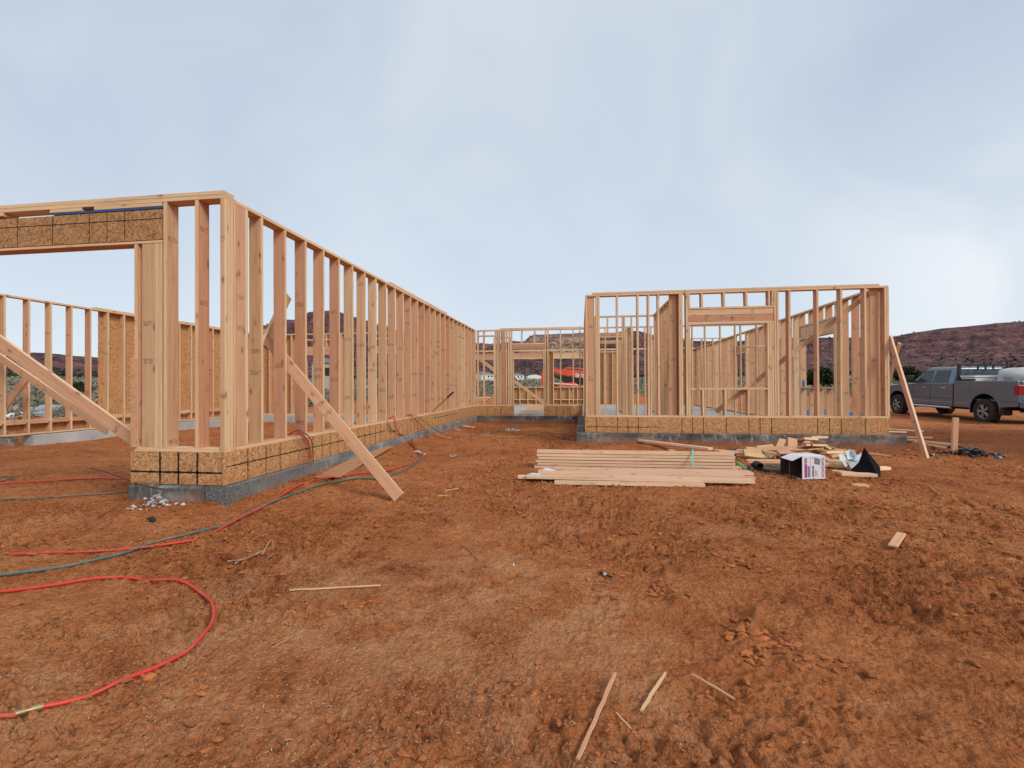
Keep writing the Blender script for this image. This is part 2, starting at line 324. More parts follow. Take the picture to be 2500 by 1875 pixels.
def osb_mat(name='strand_board', k_=1.0):
    m_, t, b = mat(name, .75, .2); c = N(t, 'ShaderNodeTexCoord').outputs['Object']; oi = N(t, 'ShaderNodeObjectInfo').outputs['Random']
    cc = N(t, 'ShaderNodeCombineXYZ'); L(t, M(t, 'MULTIPLY', oi, 31.), cc.inputs[0]); c = vadd(t, c, cc.outputs[0])
    wv = N(t, 'ShaderNodeTexNoise', i_Scale=22, i_Detail=2); wm_ = N(t, 'ShaderNodeVectorMath', operation='MULTIPLY_ADD'); L(t, wv.outputs['Color'], wm_.inputs[0]); L(t, c, wv.inputs['Vector']); wm_.inputs[1].default_value = (.03, .03, 0); L(t, c, wm_.inputs[2]); cw = wm_.outputs[0]
    lay = []
    for k, (s1, sx, sy) in enumerate(((17, 15, 85), (23, 19, 105), (14, 12, 68))):
        v1 = N(t, 'ShaderNodeTexVoronoi'); v1.inputs['Scale'].default_value = s1; L(t, mapv(t, cw, (1, 1, .2), (k*3.1, k*1.7, 0)), v1.inputs['Vector'])
        sc_ = N(t, 'ShaderNodeSeparateColor'); L(t, v1.outputs['Color'], sc_.inputs[0])
        vr = N(t, 'ShaderNodeVectorRotate', rotation_type='Z_AXIS'); L(t, c, vr.inputs['Vector']); L(t, M(t, 'MULTIPLY', sc_.outputs[0], 3.1416), vr.inputs['Angle'])
        v2 = N(t, 'ShaderNodeTexVoronoi'); v2.inputs['Scale'].default_value = 1; L(t, mapv(t, vr.outputs[0], (sx, sy, 2), (k*5., 0, 0)), v2.inputs['Vector'])
        s2 = N(t, 'ShaderNodeSeparateColor'); L(t, v2.outputs['Color'], s2.inputs[0])
        gr_ = noise(t, mapv(t, vr.outputs[0], (sx*2, sy*5, 2)), 1, 2, .5)
        lay.append(M(t, 'ADD', M(t, 'MULTIPLY', s2.outputs[0], .62), M(t, 'MULTIPLY', gr_, .42)))
    a = M(t, 'GREATER_THAN', noise(t, c, 19, 2), .5); a2 = M(t, 'GREATER_THAN', noise(t, mapv(t, c, (1, 1, 1), (5, 5, 0)), 15, 2), .56)
    v = M(t, 'ADD', M(t, 'MULTIPLY', lay[0], a), M(t, 'MULTIPLY', lay[1], M(t, 'SUBTRACT', 1, a)))
    v = M(t, 'ADD', M(t, 'MULTIPLY', v, M(t, 'SUBTRACT', 1, a2)), M(t, 'MULTIPLY', lay[2], a2))
    L(t, ramp(t, v, [(.16, (.19, .078, .030)), (.32, (.40, .188, .074)), (.52, (.53, .275, .112)), (.70, (.60, .345, .160)), (.88, (.70, .47, .25))]), b.inputs['Base Color'])
    oc = b.inputs['Base Color'].links[0].from_socket; gp = N(t, 'ShaderNodeSeparateXYZ'); L(t, N(t, 'ShaderNodeNewGeometry').outputs['Position'], gp.inputs[0])
    mud = ramp(t, M(t, 'ADD', gp.outputs[2], M(t, 'MULTIPLY', noise(t, N(t, 'ShaderNodeNewGeometry').outputs['Position'], 9, 5, .75), .45)), [(.42, .6), (.54, 0)])
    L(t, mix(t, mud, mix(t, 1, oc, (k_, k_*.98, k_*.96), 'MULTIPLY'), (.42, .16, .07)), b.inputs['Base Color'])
    bump(t, b, v, .4, .004); return m_
M_OSB = osb_mat(); M_OSB_SHADE = osb_mat('shaded_strand_board', .78)  # second one is a darker copy, the header's shade put into its colour
def ink(): return simple('black_ink', (.018, .018, .018), .8, .2, .2)
M_INK = ink()
def concrete(name, comb):
    m_, t, b = mat(name, .9, .2); c = N(t, 'ShaderNodeTexCoord').outputs['Object']
    n = noise(t, mapv(t, c, (1.6, 1.6, 3)), 1.5, 6, .65, .6); st = noise(t, mapv(t, c, (7, 7, 2.2)), 1, 5, .7, 1.2)
    col = ramp(t, n, [(.3, (.11, .12, .115)), (.5, (.20, .21, .20)), (.68, (.32, .325, .30))] if comb else [(.3, (.045, .045, .042)), (.5, (.115, .115, .108)), (.68, (.29, .285, .265))])
    col = mix(t, ramp(t, st, [(.55, 0), (.66, .75)]), col, (.40, .39, .36))
    col = mix(t, ramp(t, noise(t, c, 2.3, 4), [(.55, 0), (.7, .35)]), col, (.30, .12, .06))
    gp = N(t, 'ShaderNodeSeparateXYZ'); L(t, N(t, 'ShaderNodeNewGeometry').outputs['Position'], gp.inputs[0])
    mud = ramp(t, M(t, 'ADD', gp.outputs[2], M(t, 'MULTIPLY', noise(t, c, 5, 5, .7), .30)), [(.17, .8), (.30, 0)]); col = mix(t, mud, col, (.34, .125, .052))
    hgt = noise(t, c, 22, 5, .7)
    if comb:                                # rough honeycombed stones near the corner
        sp = N(t, 'ShaderNodeSeparateXYZ'); L(t, c, sp.inputs[0])
        msk = M(t, 'MULTIPLY', ramp(t, M(t, 'ADD', M(t, 'MULTIPLY', sp.outputs[0], .4), M(t, 'MULTIPLY', noise(t, c, 3, 3), .5)), [(.3, .85), (1.25, 0)]), 1)
        v = N(t, 'ShaderNodeTexVoronoi'); v.inputs['Scale'].default_value = 70; L(t, c, v.inputs['Vector'])
        pc = mix(t, ramp(t, v.outputs['Distance'], [(.25, 0), (.55, 1)]), (.27, .27, .255), (.10, .10, .097))
        pc = mix(t, .35, pc, mix(t, .5, v.outputs['Color'], (.3, .3, .3)), 'SOFT_LIGHT')
        col = mix(t, msk, col, pc); hgt = M(t, 'SUBTRACT', hgt, M(t, 'MULTIPLY', msk, v.outputs['Distance']))
    L(t, col, b.inputs['Base Color']); bump(t, b, hgt, .5, .012); return m_
M_CONC = concrete('damp_concrete', False); M_COMB = concrete('honeycombed_concrete', True)
M_SLAB = simple('slab_concrete', (.42, .41, .39), .9, .2, .2, 2)
def ground_mat():
    m_, t, b = mat('red_dirt', .95, .12); c = N(t, 'ShaderNodeNewGeometry').outputs['Position']
    big = noise(t, c, .55, 5, .6, .5); mid = noise(t, c, 3.2, 6, .65, .4); fin_ = noise(t, c, 26, 5, .7); gr = noise(t, c, 130, 3, .7)
    f2 = noise(t, mapv(t, c, (1, 1.3, 1)), 11, 5, .75, .8)
    s = M(t, 'ADD', M(t, 'MULTIPLY', big, .24), M(t, 'ADD', M(t, 'MULTIPLY', mid, .24), M(t, 'ADD', M(t, 'MULTIPLY', fin_, .16), M(t, 'ADD', M(t, 'MULTIPLY', gr, .10), M(t, 'MULTIPLY', f2, .26)))))
    col = ramp(t, s, [(.405, (.18, .053, .018)), (.455, (.44, .138, .046)), (.52, (.58, .205, .072)), (.61, (.72, .31, .13))])
    # pale dry crust and sawdust trodden in, mostly towards the viewer's left and centre
    sp = N(t, 'ShaderNodeSeparateXYZ'); L(t, c, sp.inputs[0])
    dd = M(t, 'ADD', M(t, 'POWER', M(t, 'ADD', sp.outputs[0], 1.0), 2), M(t, 'POWER', M(t, 'SUBTRACT', sp.outputs[1], 1.75), 2))
    zone = ramp(t, M(t, 'SUBTRACT', M(t, 'MULTIPLY', dd, .35), M(t, 'MULTIPLY', mid, .9)), [(0, 1), (.55, 0)])
    crust = M(t, 'MULTIPLY', zone, ramp(t, mid, [(.42, 0), (.62, .7)]))
    col = mix(t, M(t, 'MULTIPLY', crust, .5), col, (.68, .37, .20))
    crust2 = ramp(t, noise(t, mapv(t, c, (1, 1, 1), (9, 4, 0)), 1.3, 4, .6, .8), [(.58, 0), (.72, .45)])
    col = mix(t, crust2, col, (.62, .29, .15))
    v = N(t, 'ShaderNodeTexVoronoi'); v.inputs['Scale'].default_value = 150; L(t, mapv(t, c, (1, .55, 1)), v.inputs['Vector'])
    dust = M(t, 'MULTIPLY', M(t, 'LESS_THAN', v.outputs['Distance'], .24), M(t, 'GREATER_THAN', noise(t, c, 60, 2), .52))
    col = mix(t, M(t, 'MULTIPLY', dust, M(t, 'ADD', M(t, 'MULTIPLY', zone, .5), .02)), col, (.74, .55, .36))
    dm = ramp(t, M(t, 'SUBTRACT', M(t, 'MULTIPLY', M(t, 'ADD', M(t, 'POWER', M(t, 'MULTIPLY', M(t, 'SUBTRACT', sp.outputs[0], 10), .7), 2), M(t, 'POWER', M(t, 'MULTIPLY', M(t, 'SUBTRACT', sp.outputs[1], 11.5), .9), 2)), .05), M(t, 'MULTIPLY', M(t, 'SUBTRACT', mid, .5), 1.6)), [(.2, .75), (.9, 0)])   # churned damp soil
    col = mix(t, dm, col, (.17, .052, .022))
    # beyond the building pad the soil is paler and grown over
    r = M(t, 'SQRT', M(t, 'ADD', M(t, 'POWER', sp.outputs[0], 2), M(t, 'POWER', sp.outputs[1], 2)))
    far = ramp(t, M(t, 'DIVIDE', r, 200), [(.28, 0), (.42, 1)])
    col = mix(t, far, col, ramp(t, noise(t, c, .05, 5), [(.4, (.20, .17, .10)), (.6, (.36, .29, .17))]))
    L(t, col, b.inputs['Base Color'])
    v2 = N(t, 'ShaderNodeTexVoronoi'); v2.inputs['Scale'].default_value = 48; L(t, vadd(t, c, N(t, 'ShaderNodeTexNoise', i_Scale=30).outputs['Color']), v2.inputs['Vector'])
    hh = M(t, 'ADD', M(t, 'MULTIPLY', fin_, .8), M(t, 'ADD', M(t, 'MULTIPLY', gr, .35), M(t, 'MULTIPLY', v2.outputs['Distance'], -.5)))
    bump(t, b, M(t, 'ADD', hh, M(t, 'MULTIPLY', f2, 1.2)), 1.0, .045); return m_
M_GROUND = ground_mat()
def hill_mat():
    m_, t, b = mat('red_rock_slopes', .95, .1); g = N(t, 'ShaderNodeNewGeometry'); c = g.outputs['Position']; sp = N(t, 'ShaderNodeSeparateXYZ'); L(t, c, sp.inputs[0])
    w = noise(t, c, .008, 5, .6); zz = M(t, 'ADD', sp.outputs[2], M(t, 'MULTIPLY', w, 26))
    bn = noise(t, mapv(t, c, (.002, .002, .16)), 1, 4, .6); n2 = noise(t, c, .05, 6, .7)
    v = M(t, 'ADD', M(t, 'MULTIPLY', bn, .26), M(t, 'ADD', M(t, 'MULTIPLY', n2, .46), M(t, 'MULTIPLY', noise(t, c, .22, 5, .75), .28)))
    col = ramp(t, v, [(.41, (.042, .027, .036)), (.47, (.120, .057, .064)), (.53, (.190, .088, .086)), (.60, (.28, .150, .13))])
    # the pale cliffs of the centre mesa
    az = M(t, 'DIVIDE', sp.outputs[0], sp.outputs[1])
    inx = M(t, 'MULTIPLY', ramp(t, M(t, 'ADD', M(t, 'MULTIPLY', az, 2), .5), [(.24, 0), (.27, 1), (.53, 1), (.58, 0)]), M(t, 'GREATER_THAN', sp.outputs[1], 0))
    el = M(t, 'DIVIDE', sp.outputs[2], sp.outputs[1])
    band = ramp(t, M(t, 'ADD', el, M(t, 'MULTIPLY', M(t, 'SUBTRACT', n2, .5), .03)), [(.058, 0), (.068, 1), (.102, 1), (.112, .3)])
    pale = ramp(t, noise(t, mapv(t, c, (.012, .012, .10)), 1, 5, .7), [(.38, (.20, .10, .08)), (.52, (.50, .33, .22)), (.65, (.58, .43, .30))])
    col = mix(t, M(t, 'MULTIPLY', inx, M(t, 'MULTIPLY', band, .8)), col, pale)
    sv = noise(t, c, .16, 4, .8); sc2 = noise(t, c, .02, 4, .6)
    spk = M(t, 'MULTIPLY', ramp(t, sv, [(.49, 0), (.53, 1)]), ramp(t, sc2, [(.38, .25), (.6, 1)]))
    col = mix(t, M(t, 'MULTIPLY', spk, .85), col, (.036, .038, .030))
    L(t, col, b.inputs['Base Color']); bump(t, b, M(t, 'ADD', n2, M(t, 'MULTIPLY', bn, .8)), .9, 8); return m_
M_HILL = hill_mat()
M_SAGE = simple('sage_leaves', (.215, .205, .155), .9, .1, .45, .45)
M_JUN = simple('juniper_foliage', (.040, .048, .026), .9, .1, .45, .3)
M_BARK = simple('bark', (.12, .09, .07), .9, .1, .3, 8)
M_CLOD = simple('dirt_clod', (.36, .122, .044), .95, .1, .45, 14)
M_CHIP = simple('wood_chips', (.60, .42, .25), .9, .1, .25, 40)
M_RED = simple('red_rubber', (.62, .035, .022), .42, .4, .12, 7); M_TEAL = simple('teal_rubber', (.035, .15, .14), .5, .4, .25, 5); M_GREY = simple('grey_green_rubber', (.11, .125, .10), .6, .3, .25, 5)
M_YEL = simple('yellow_cord_sheath', (.62, .38, .07), .5, .4, .2, 5); M_ORG = simple('orange_cord_sheath', (.60, .24, .10), .5, .4, .2, 5)
for q_ in (M_RED, M_TEAL, M_GREY, M_YEL, M_ORG):
    t = q_.node_tree; b = t.nodes['Principled BSDF']; oc = b.inputs['Base Color'].links[0].from_socket; gpos = N(t, 'ShaderNodeNewGeometry').outputs['Position']
    L(t, mix(t, M(t, 'ADD', ramp(t, noise(t, gpos, 6, 5, .7), [(.50, 0), (.66, .5)]), M(t, 'MULTIPLY', noise(t, gpos, 60, 3), .12)), oc, (.40, .155, .075)), b.inputs['Base Color'])
M_BRASS = simple('brass', (.50, .40, .20), .4, .5, .2, 40, .8)
M_BLACK = simple('black_plastic', (.018, .018, .02), .5, .4, .3, 10); M_BLK2 = simple('black_felt', (.012, .012, .014), .95, .1, .3, 8)
M_WHITE = simple('white_paint', (.72, .72, .70), .5, .4, .06, 4); M_PAPER = simple('white_card', (.70, .69, .71), .75, .2, .05, 9); M_WRAP = simple('house_wrap', (.56, .62, .66), .55, .35, .1, 12)
M_CARD = simple('brown_cardboard', (.10, .062, .045), .9, .1, .2, 12); M_FOAM = simple('foam_scrap', (.50, .48, .47), .9, .1, .25, 30)
M_BLUE = simple('blue_plastic', (.02, .16, .42), .4, .5, .1, 6); M_STRAP = simple('teal_strapping', (.10, .52, .42), .5, .4, .1, 6)
M_GREEN = simple('green_wrap', (.16, .30, .10), .6, .3, .2, 16); M_STEEL = simple('galvanised_steel', (.42, .43, .44), .4, .5, .15, 10, .8); M_RUST = simple('rusty_steel', (.13, .055, .035), .8, .3, .3, 14)
M_TARP = simple('black_sheeting', (.018, .02, .02), .35, .5, .3, 12); M_MAG = simple('magenta_print', (.45, .03, .20), .7, .2, .08); M_GPR = simple('grey_print', (.22, .22, .25), .7, .2, .08); M_DK = simple('dark_print', (.03, .03, .04), .7, .2, .1)
M_YP = simple('yellow_paint', (.62, .46, .04), .45, .4, .1); M_BLUEINK = simple('blue_strip', (.02, .10, .26), .6, .3, .1)

# ------------------------------------------------------------------ ground, hills
def axis(*segs):
    o = [segs[0][0]]
    for a, b, d0, d1 in segs:
        x = a
        while x < b-1e-6:
            d = d0+(d1-d0)*((x-a)/(b-a)); x = min(x+d, b); o.append(x)
    return np.array(o)
def grow(a, b, d, k=1.22):
    o = []; x = a
    while x < b: x += d; d *= k; o.append(min(x, b))
    return o
xs = axis((-12, -7, .075, .05), (-7, -3.4, .05, .02), (-3.4, -2.4, .0145, .0145), (-2.4, 2.6, .0098, .0098), (2.6, 4.4, .0125, .016), (4.4, 9, .022, .05), (9, 18, .06, .10)); xs = np.concatenate(([-v for v in grow(12, 4000, .09, 1.17)][::-1], xs, grow(18, 4000, .12, 1.17)))
ys = axis((.9, 2.6, .0088, .0105), (2.6, 4.2, .013, .021), (4.2, 7, .024, .04), (7, 13, .042, .075), (13, 20, .08, .16)); ys = np.concatenate(([.9-v for v in grow(0, 4000, .05, 1.25)][::-1], ys, grow(20, 4000, .2, 1.17)))
gx, gy = np.meshgrid(xs, ys); gz = gh(gx, gy)
rr_ = np.sqrt(gx*gx+gy*gy); gz = np.where(rr_ > 1400, gz.clip(None, 30), gz)
nx, ny = len(xs), len(ys); ii = np.arange(nx*ny).reshape(ny, nx)
q = np.stack([ii[:-1, :-1], ii[:-1, 1:], ii[1:, 1:], ii[1:, :-1]], -1).reshape(-1, 4)
ground = bulk('ground', np.stack([gx, gy, gz], -1).reshape(-1, 3), q, M_GROUND, True); tag(ground, 'rough red dirt ground of the building site', None, None, 'structure')
SKY = [(-2500, 800), (-1200, 845), (-400, 866), (0, 862), (60, 860), (120, 862), (180, 868), (240, 873), (330, 879), (430, 884), (500, 878), (531, 862), (580, 830), (640, 797), (690, 781), (738, 779), (752, 762), (800, 758), (832, 762), (852, 772), (880, 776), (912, 790), (945, 798), (1000, 818), (1080, 834), (1165, 838), (1206, 840), (1252, 833), (1278, 834), (1292, 822), (1304, 817), (1340, 816), (1420, 813), (1470, 816), (1492, 818), (1506, 811), (1524, 808), (1560, 808), (1575, 812), (1620, 826), (1700, 832), (1780, 834), (1900, 826), (2035, 824), (2130, 823), (2180, 821), (2230, 812), (2300, 802), (2360, 797), (2430, 789), (2500, 784), (2700, 770), (3300, 740)]
sk = []
for a, b in SKY:
    d = ray(a, b); sk.append((math.atan2(d.x, d.y), d.z/math.hypot(d.x, d.y)))
ska, ske = np.array([s[0] for s in sk]), np.array([s[1] for s in sk])
az = np.concatenate((np.linspace(-PI, ska[0]-.02, 60), np.linspace(ska[0], ska[-1], 760), np.linspace(ska[-1]+.02, PI, 60)))
el = np.interp(az, ska, ske, left=ske[0], right=ske[-1])+.0016*(fbm(az*60, az*0, 5, 4)-.47)
edge_ = sst(-PI, ska[0], az)*(1-sst(ska[-1], PI, az)); el = np.where((az < ska[0]) | (az > ska[-1]), .05+(el-.05)*edge_, el)
RC = 1150+260*(fbm(az*3+40, az*0, 15, 3)-.45)
ts = np.concatenate((np.linspace(0, .8, 84), np.linspace(.81, 1, 44), np.linspace(1.03, 1.6, 10)))
A, Tt = np.meshgrid(az, ts); RCm = RC[None, :]+0*A; R0 = 560.
rr = R0+(RCm-R0)*Tt; hc = el[None, :]*RCm+H
z0 = .022*(R0-70)-1.0
gul = fbm(A*34, Tt*1.2, 25, 4); led = fbm(A*8, Tt*26, 35, 3)
p = .62*np.clip(Tt, 0, 1)**1.7+.38*sst(.82, .98, Tt+.10*(gul-.45)); p = p+.20*(gul-.45)*np.sin(np.clip(Tt, 0, 1)*PI)+.07*(led-.45)*np.sin(np.clip(Tt, 0, 1)*PI)
p = np.where(Tt >= 1, 1-.45*(Tt-1), np.clip(p, 0, 1-.0*Tt)); p = np.where(np.abs(Tt-1) < 1e-3, 1, p)
hzv = z0+(hc-z0)*p; crest = (hzv-H)/rr > el[None, :]; hzv = np.where(crest, el[None, :]*rr+H, hzv)
Vh = np.stack([rr*np.sin(A), rr*np.cos(A), hzv], -1).reshape(-1, 3); na, ntt = len(az), len(ts); ii = np.arange(na*ntt).reshape(ntt, na)
q = np.stack([ii[:-1, :-1], ii[1:, :-1], ii[1:, 1:], ii[:-1, 1:]], -1).reshape(-1, 4)
hills = bulk('hills', Vh, q, M_HILL, True); tag(hills, 'red rock mesas and ridges along the horizon', None, None, 'structure')

# ------------------------------------------------------------------ plants
def ico():
    g = (1+5**.5)/2; v = np.array([(-1, g, 0), (1, g, 0), (-1, -g, 0), (1, -g, 0), (0, -1, g), (0, 1, g), (0, -1, -g), (0, 1, -g), (g, 0, -1), (g, 0, 1), (-g, 0, -1), (-g, 0, 1)])/math.sqrt(1+g*g)
    f = np.array([(0, 11, 5), (0, 5, 1), (0, 1, 7), (0, 7, 10), (0, 10, 11), (1, 5, 9), (5, 11, 4), (11, 10, 2), (10, 7, 6), (7, 1, 8), (3, 9, 4), (3, 4, 2), (3, 2, 6), (3, 6, 8), (3, 8, 9), (4, 9, 5), (2, 4, 11), (6, 2, 10), (8, 6, 7), (9, 8, 1)])
    return v, f
IV, IF = ico()
def blobs(pos, size, flat=.75, jit=.28):
    n = len(pos); v = IV[None]*(1+jit*(RNG.rand(n, 12, 1)*2-1))
    s = np.asarray(size).reshape(n, 1, -1) if np.ndim(size) > 1 else np.asarray(size).reshape(n, 1, 1)*np.array([1, 1, flat])
    a = RNG.rand(n)*6.283; ca, sa = np.cos(a)[:, None], np.sin(a)[:, None]; v = v*s
    v = np.stack([v[..., 0]*ca-v[..., 1]*sa, v[..., 0]*sa+v[..., 1]*ca, v[..., 2]], -1)+pos[:, None]
    f = IF[None]+np.arange(n)[:, None, None]*12
    return v.reshape(-1, 3), f.reshape(-1, 3)
def leaves(centres, sizes, k, leaf):        # tufts of small leaf faces filling a lumpy crown
    n = len(centres); d = RNG.randn(n, k, 3); d /= np.linalg.norm(d, axis=2, keepdims=True); rad = RNG.rand(n, k, 1)**.4
    lump = .65+.5*np.abs(np.sin(d[..., 0:1]*3.1+centres[:, None, 0:1]*7)*np.cos(d[..., 1:2]*3.7+centres[:, None, 1:2]*5))
    c = centres[:, None]+d*rad*lump*sizes[:, None]
    c[..., 2] = np.maximum(c[..., 2], centres[:, None, 2]-sizes[:, None, 2]*.8)
    a = RNG.randn(n, k, 3); a /= np.linalg.norm(a, axis=2, keepdims=True); b = np.cross(a, RNG.randn(n, k, 3)); b /= np.linalg.norm(b, axis=2, keepdims=True)
    sc = leaf*(.6+.8*RNG.rand(n, k, 1))*(sizes.mean(1)[:, None, None]); a, b = a*sc, b*sc*.6
    v = np.stack([c-a, c-b, c+a, c+b], 2).reshape(-1, 3); return v, np.arange(len(v)).reshape(-1, 4)
def in_site(x, y): return (x > -15.5) & (x < 34) & (y < 50)
V_, F_, base = [], [], 0
for r0, r1, n, k, hgt in ((20, 45, 650, 130, .55), (45, 90, 1500, 60, .65), (90, 200, 3200, 22, .8), (200, 560, 6500, 9, 1.2)):
    a = RNG.uniform(-1.25, 1.15, n); r = np.sqrt(RNG.uniform(r0*r0, r1*r1, n)); x, y = r*np.sin(a), r*np.cos(a)
    ok = ~in_site(x, y) & (vn(x*.15, y*.15, 4) > .22); x, y = x[ok], y[ok]
    s = hgt*RNG.uniform(.55, 1.25, len(x)); z = gbase(x, y)
    v, f = leaves(np.stack([x, y, z+s*.55], -1), np.stack([s*1.1, s*1.1, s*.8], -1), k, .16 if k > 30 else .34); V_.append(v); F_.append(f+base); base += len(v)
o = bulk('sagebrush', np.concatenate(V_), np.concatenate(F_), M_SAGE); tag(o, 'grey green sagebrush flat between the site and the hills', None, None, 'stuff')
V_, F_, base = [], [], 0                    # dark juniper belt at the foot of the hills and scattered over them
n = 900; a = RNG.uniform(-1.2, 1.1, n); r = RNG.uniform(430, 620, n); x, y = r*np.sin(a), r*np.cos(a); s = RNG.uniform(1.6, 3.4, n)
v, f = leaves(np.stack([x, y, .022*(r-70)+s*.5], -1), np.stack([s*1.3, s*1.3, s*.9], -1), 26, .3); V_.append(v); F_.append(f+base); base += len(v)
idx = RNG.choice(len(Vh), 9000); cand = Vh[idx]; rr2 = np.hypot(cand[:, 0], cand[:, 1]); aa = np.arctan2(cand[:, 0], cand[:, 1])
ok = (np.abs(aa+.05) < 1.2) & (rr2 < RC.max()*1.05) & (fbm(cand[:, 0]*.012, cand[:, 1]*.012, 9, 3) > .36); cand = cand[ok][:5200]+RNG.randn(len(cand[ok][:5200]), 3)*[3, 3, 0]; n = len(cand)
s = RNG.uniform(1.2, 2.8, n); v, f = leaves(cand+np.array([0, 0, .6]), np.stack([s*1.2, s*1.2, s*.9], -1), 12, .42); V_.append(v); F_.append(f+base); base += len(v)
o = bulk('juniper_woodland', np.concatenate(V_), np.concatenate(F_), M_JUN); tag(o, 'dark juniper scrub dotted over the slopes and foot of the hills', None, None, 'stuff')
def tree(px, py, zd, s, label):
    p = dep(px, py, zd); gz_ = float(gbase(np.array([p.x]), np.array([p.y]))[0]); root = empty('juniper_tree', T(p.x, p.y, gz_), label, 'tree', 'juniper trees beyond the site')
    b = MB(); b.tube([(0, 0, -.2), (.05*s, 0, s*.4), (0, .04*s, s*.9)], lambda t: s*(.11-.08*t), 7)
    for k in range(5):
        a = k*1.26+s; b.tube([(0, 0, s*.25), (math.cos(a)*s*.4, math.sin(a)*s*.4, s*.6), (math.cos(a)*s*.75, math.sin(a)*s*.75, s*.95)], lambda t: s*(.05-.035*t), 5)
    b.build('trunk', M_BARK, root, T(p.x, p.y, gz_))
    c = [(0, 0, s*.95)]+[(math.cos(i*.9)*s*.55, math.sin(i*.9)*s*.55, s*(.55+.35*((i*7) % 3)/2)) for i in range(7)]
    v, f = leaves(np.array(c), np.full((8, 3), s*.55)*[1, 1, .85], 420, .16)
    me = bulk('crown', v, f, M_JUN); me.parent = root; WM[me.name] = T(p.x, p.y, gz_)
tree(2010, 915, 95, 3.3, 'round dark juniper seen through the right wall frame between its two wide studs')
tree(2215, 905, 120, 3.0, 'low dark juniper behind the crossed braces left of the pickup')
tree(1237, 912, 150, 3.0, 'small dark juniper left of the orange lifting machine')
tree(190, 925, 60, 1.5, 'small dark juniper seen through the leftmost wall, between third and fourth stud')

# ------------------------------------------------------------------ boards
BC = {}
def bmesh_board(Lh, w, t):
    k = (round(Lh, 3), w, t)
    if k not in BC: BC[k] = MB().box(-Lh/2, Lh/2, -w/2, w/2, -t/2, t/2, 0, None, .003).mesh('board')
    return BC[k]
def board(name, p0, p1, wdir, w=.14, t=.038, parent=None, mat_=None, jit=True):
    p0, p1 = Vector(p0), Vector(p1); me = bmesh_board((p1-p0).length, w, t); mat_ = mat_ or M_WOOD
    if me.materials and me.materials[0] != mat_: me = me.copy(); me.materials.clear()
    ex = p1-p0; 
    return link(name, me, frame((p0+p1)/2, ex, wdir), parent, mat_)
TT = .038
HT = 2.429

house = empty('house_frame', T(-1, 12, 0), 'unfinished timber house frame of bare studs on a concrete stem wall', 'house frame')

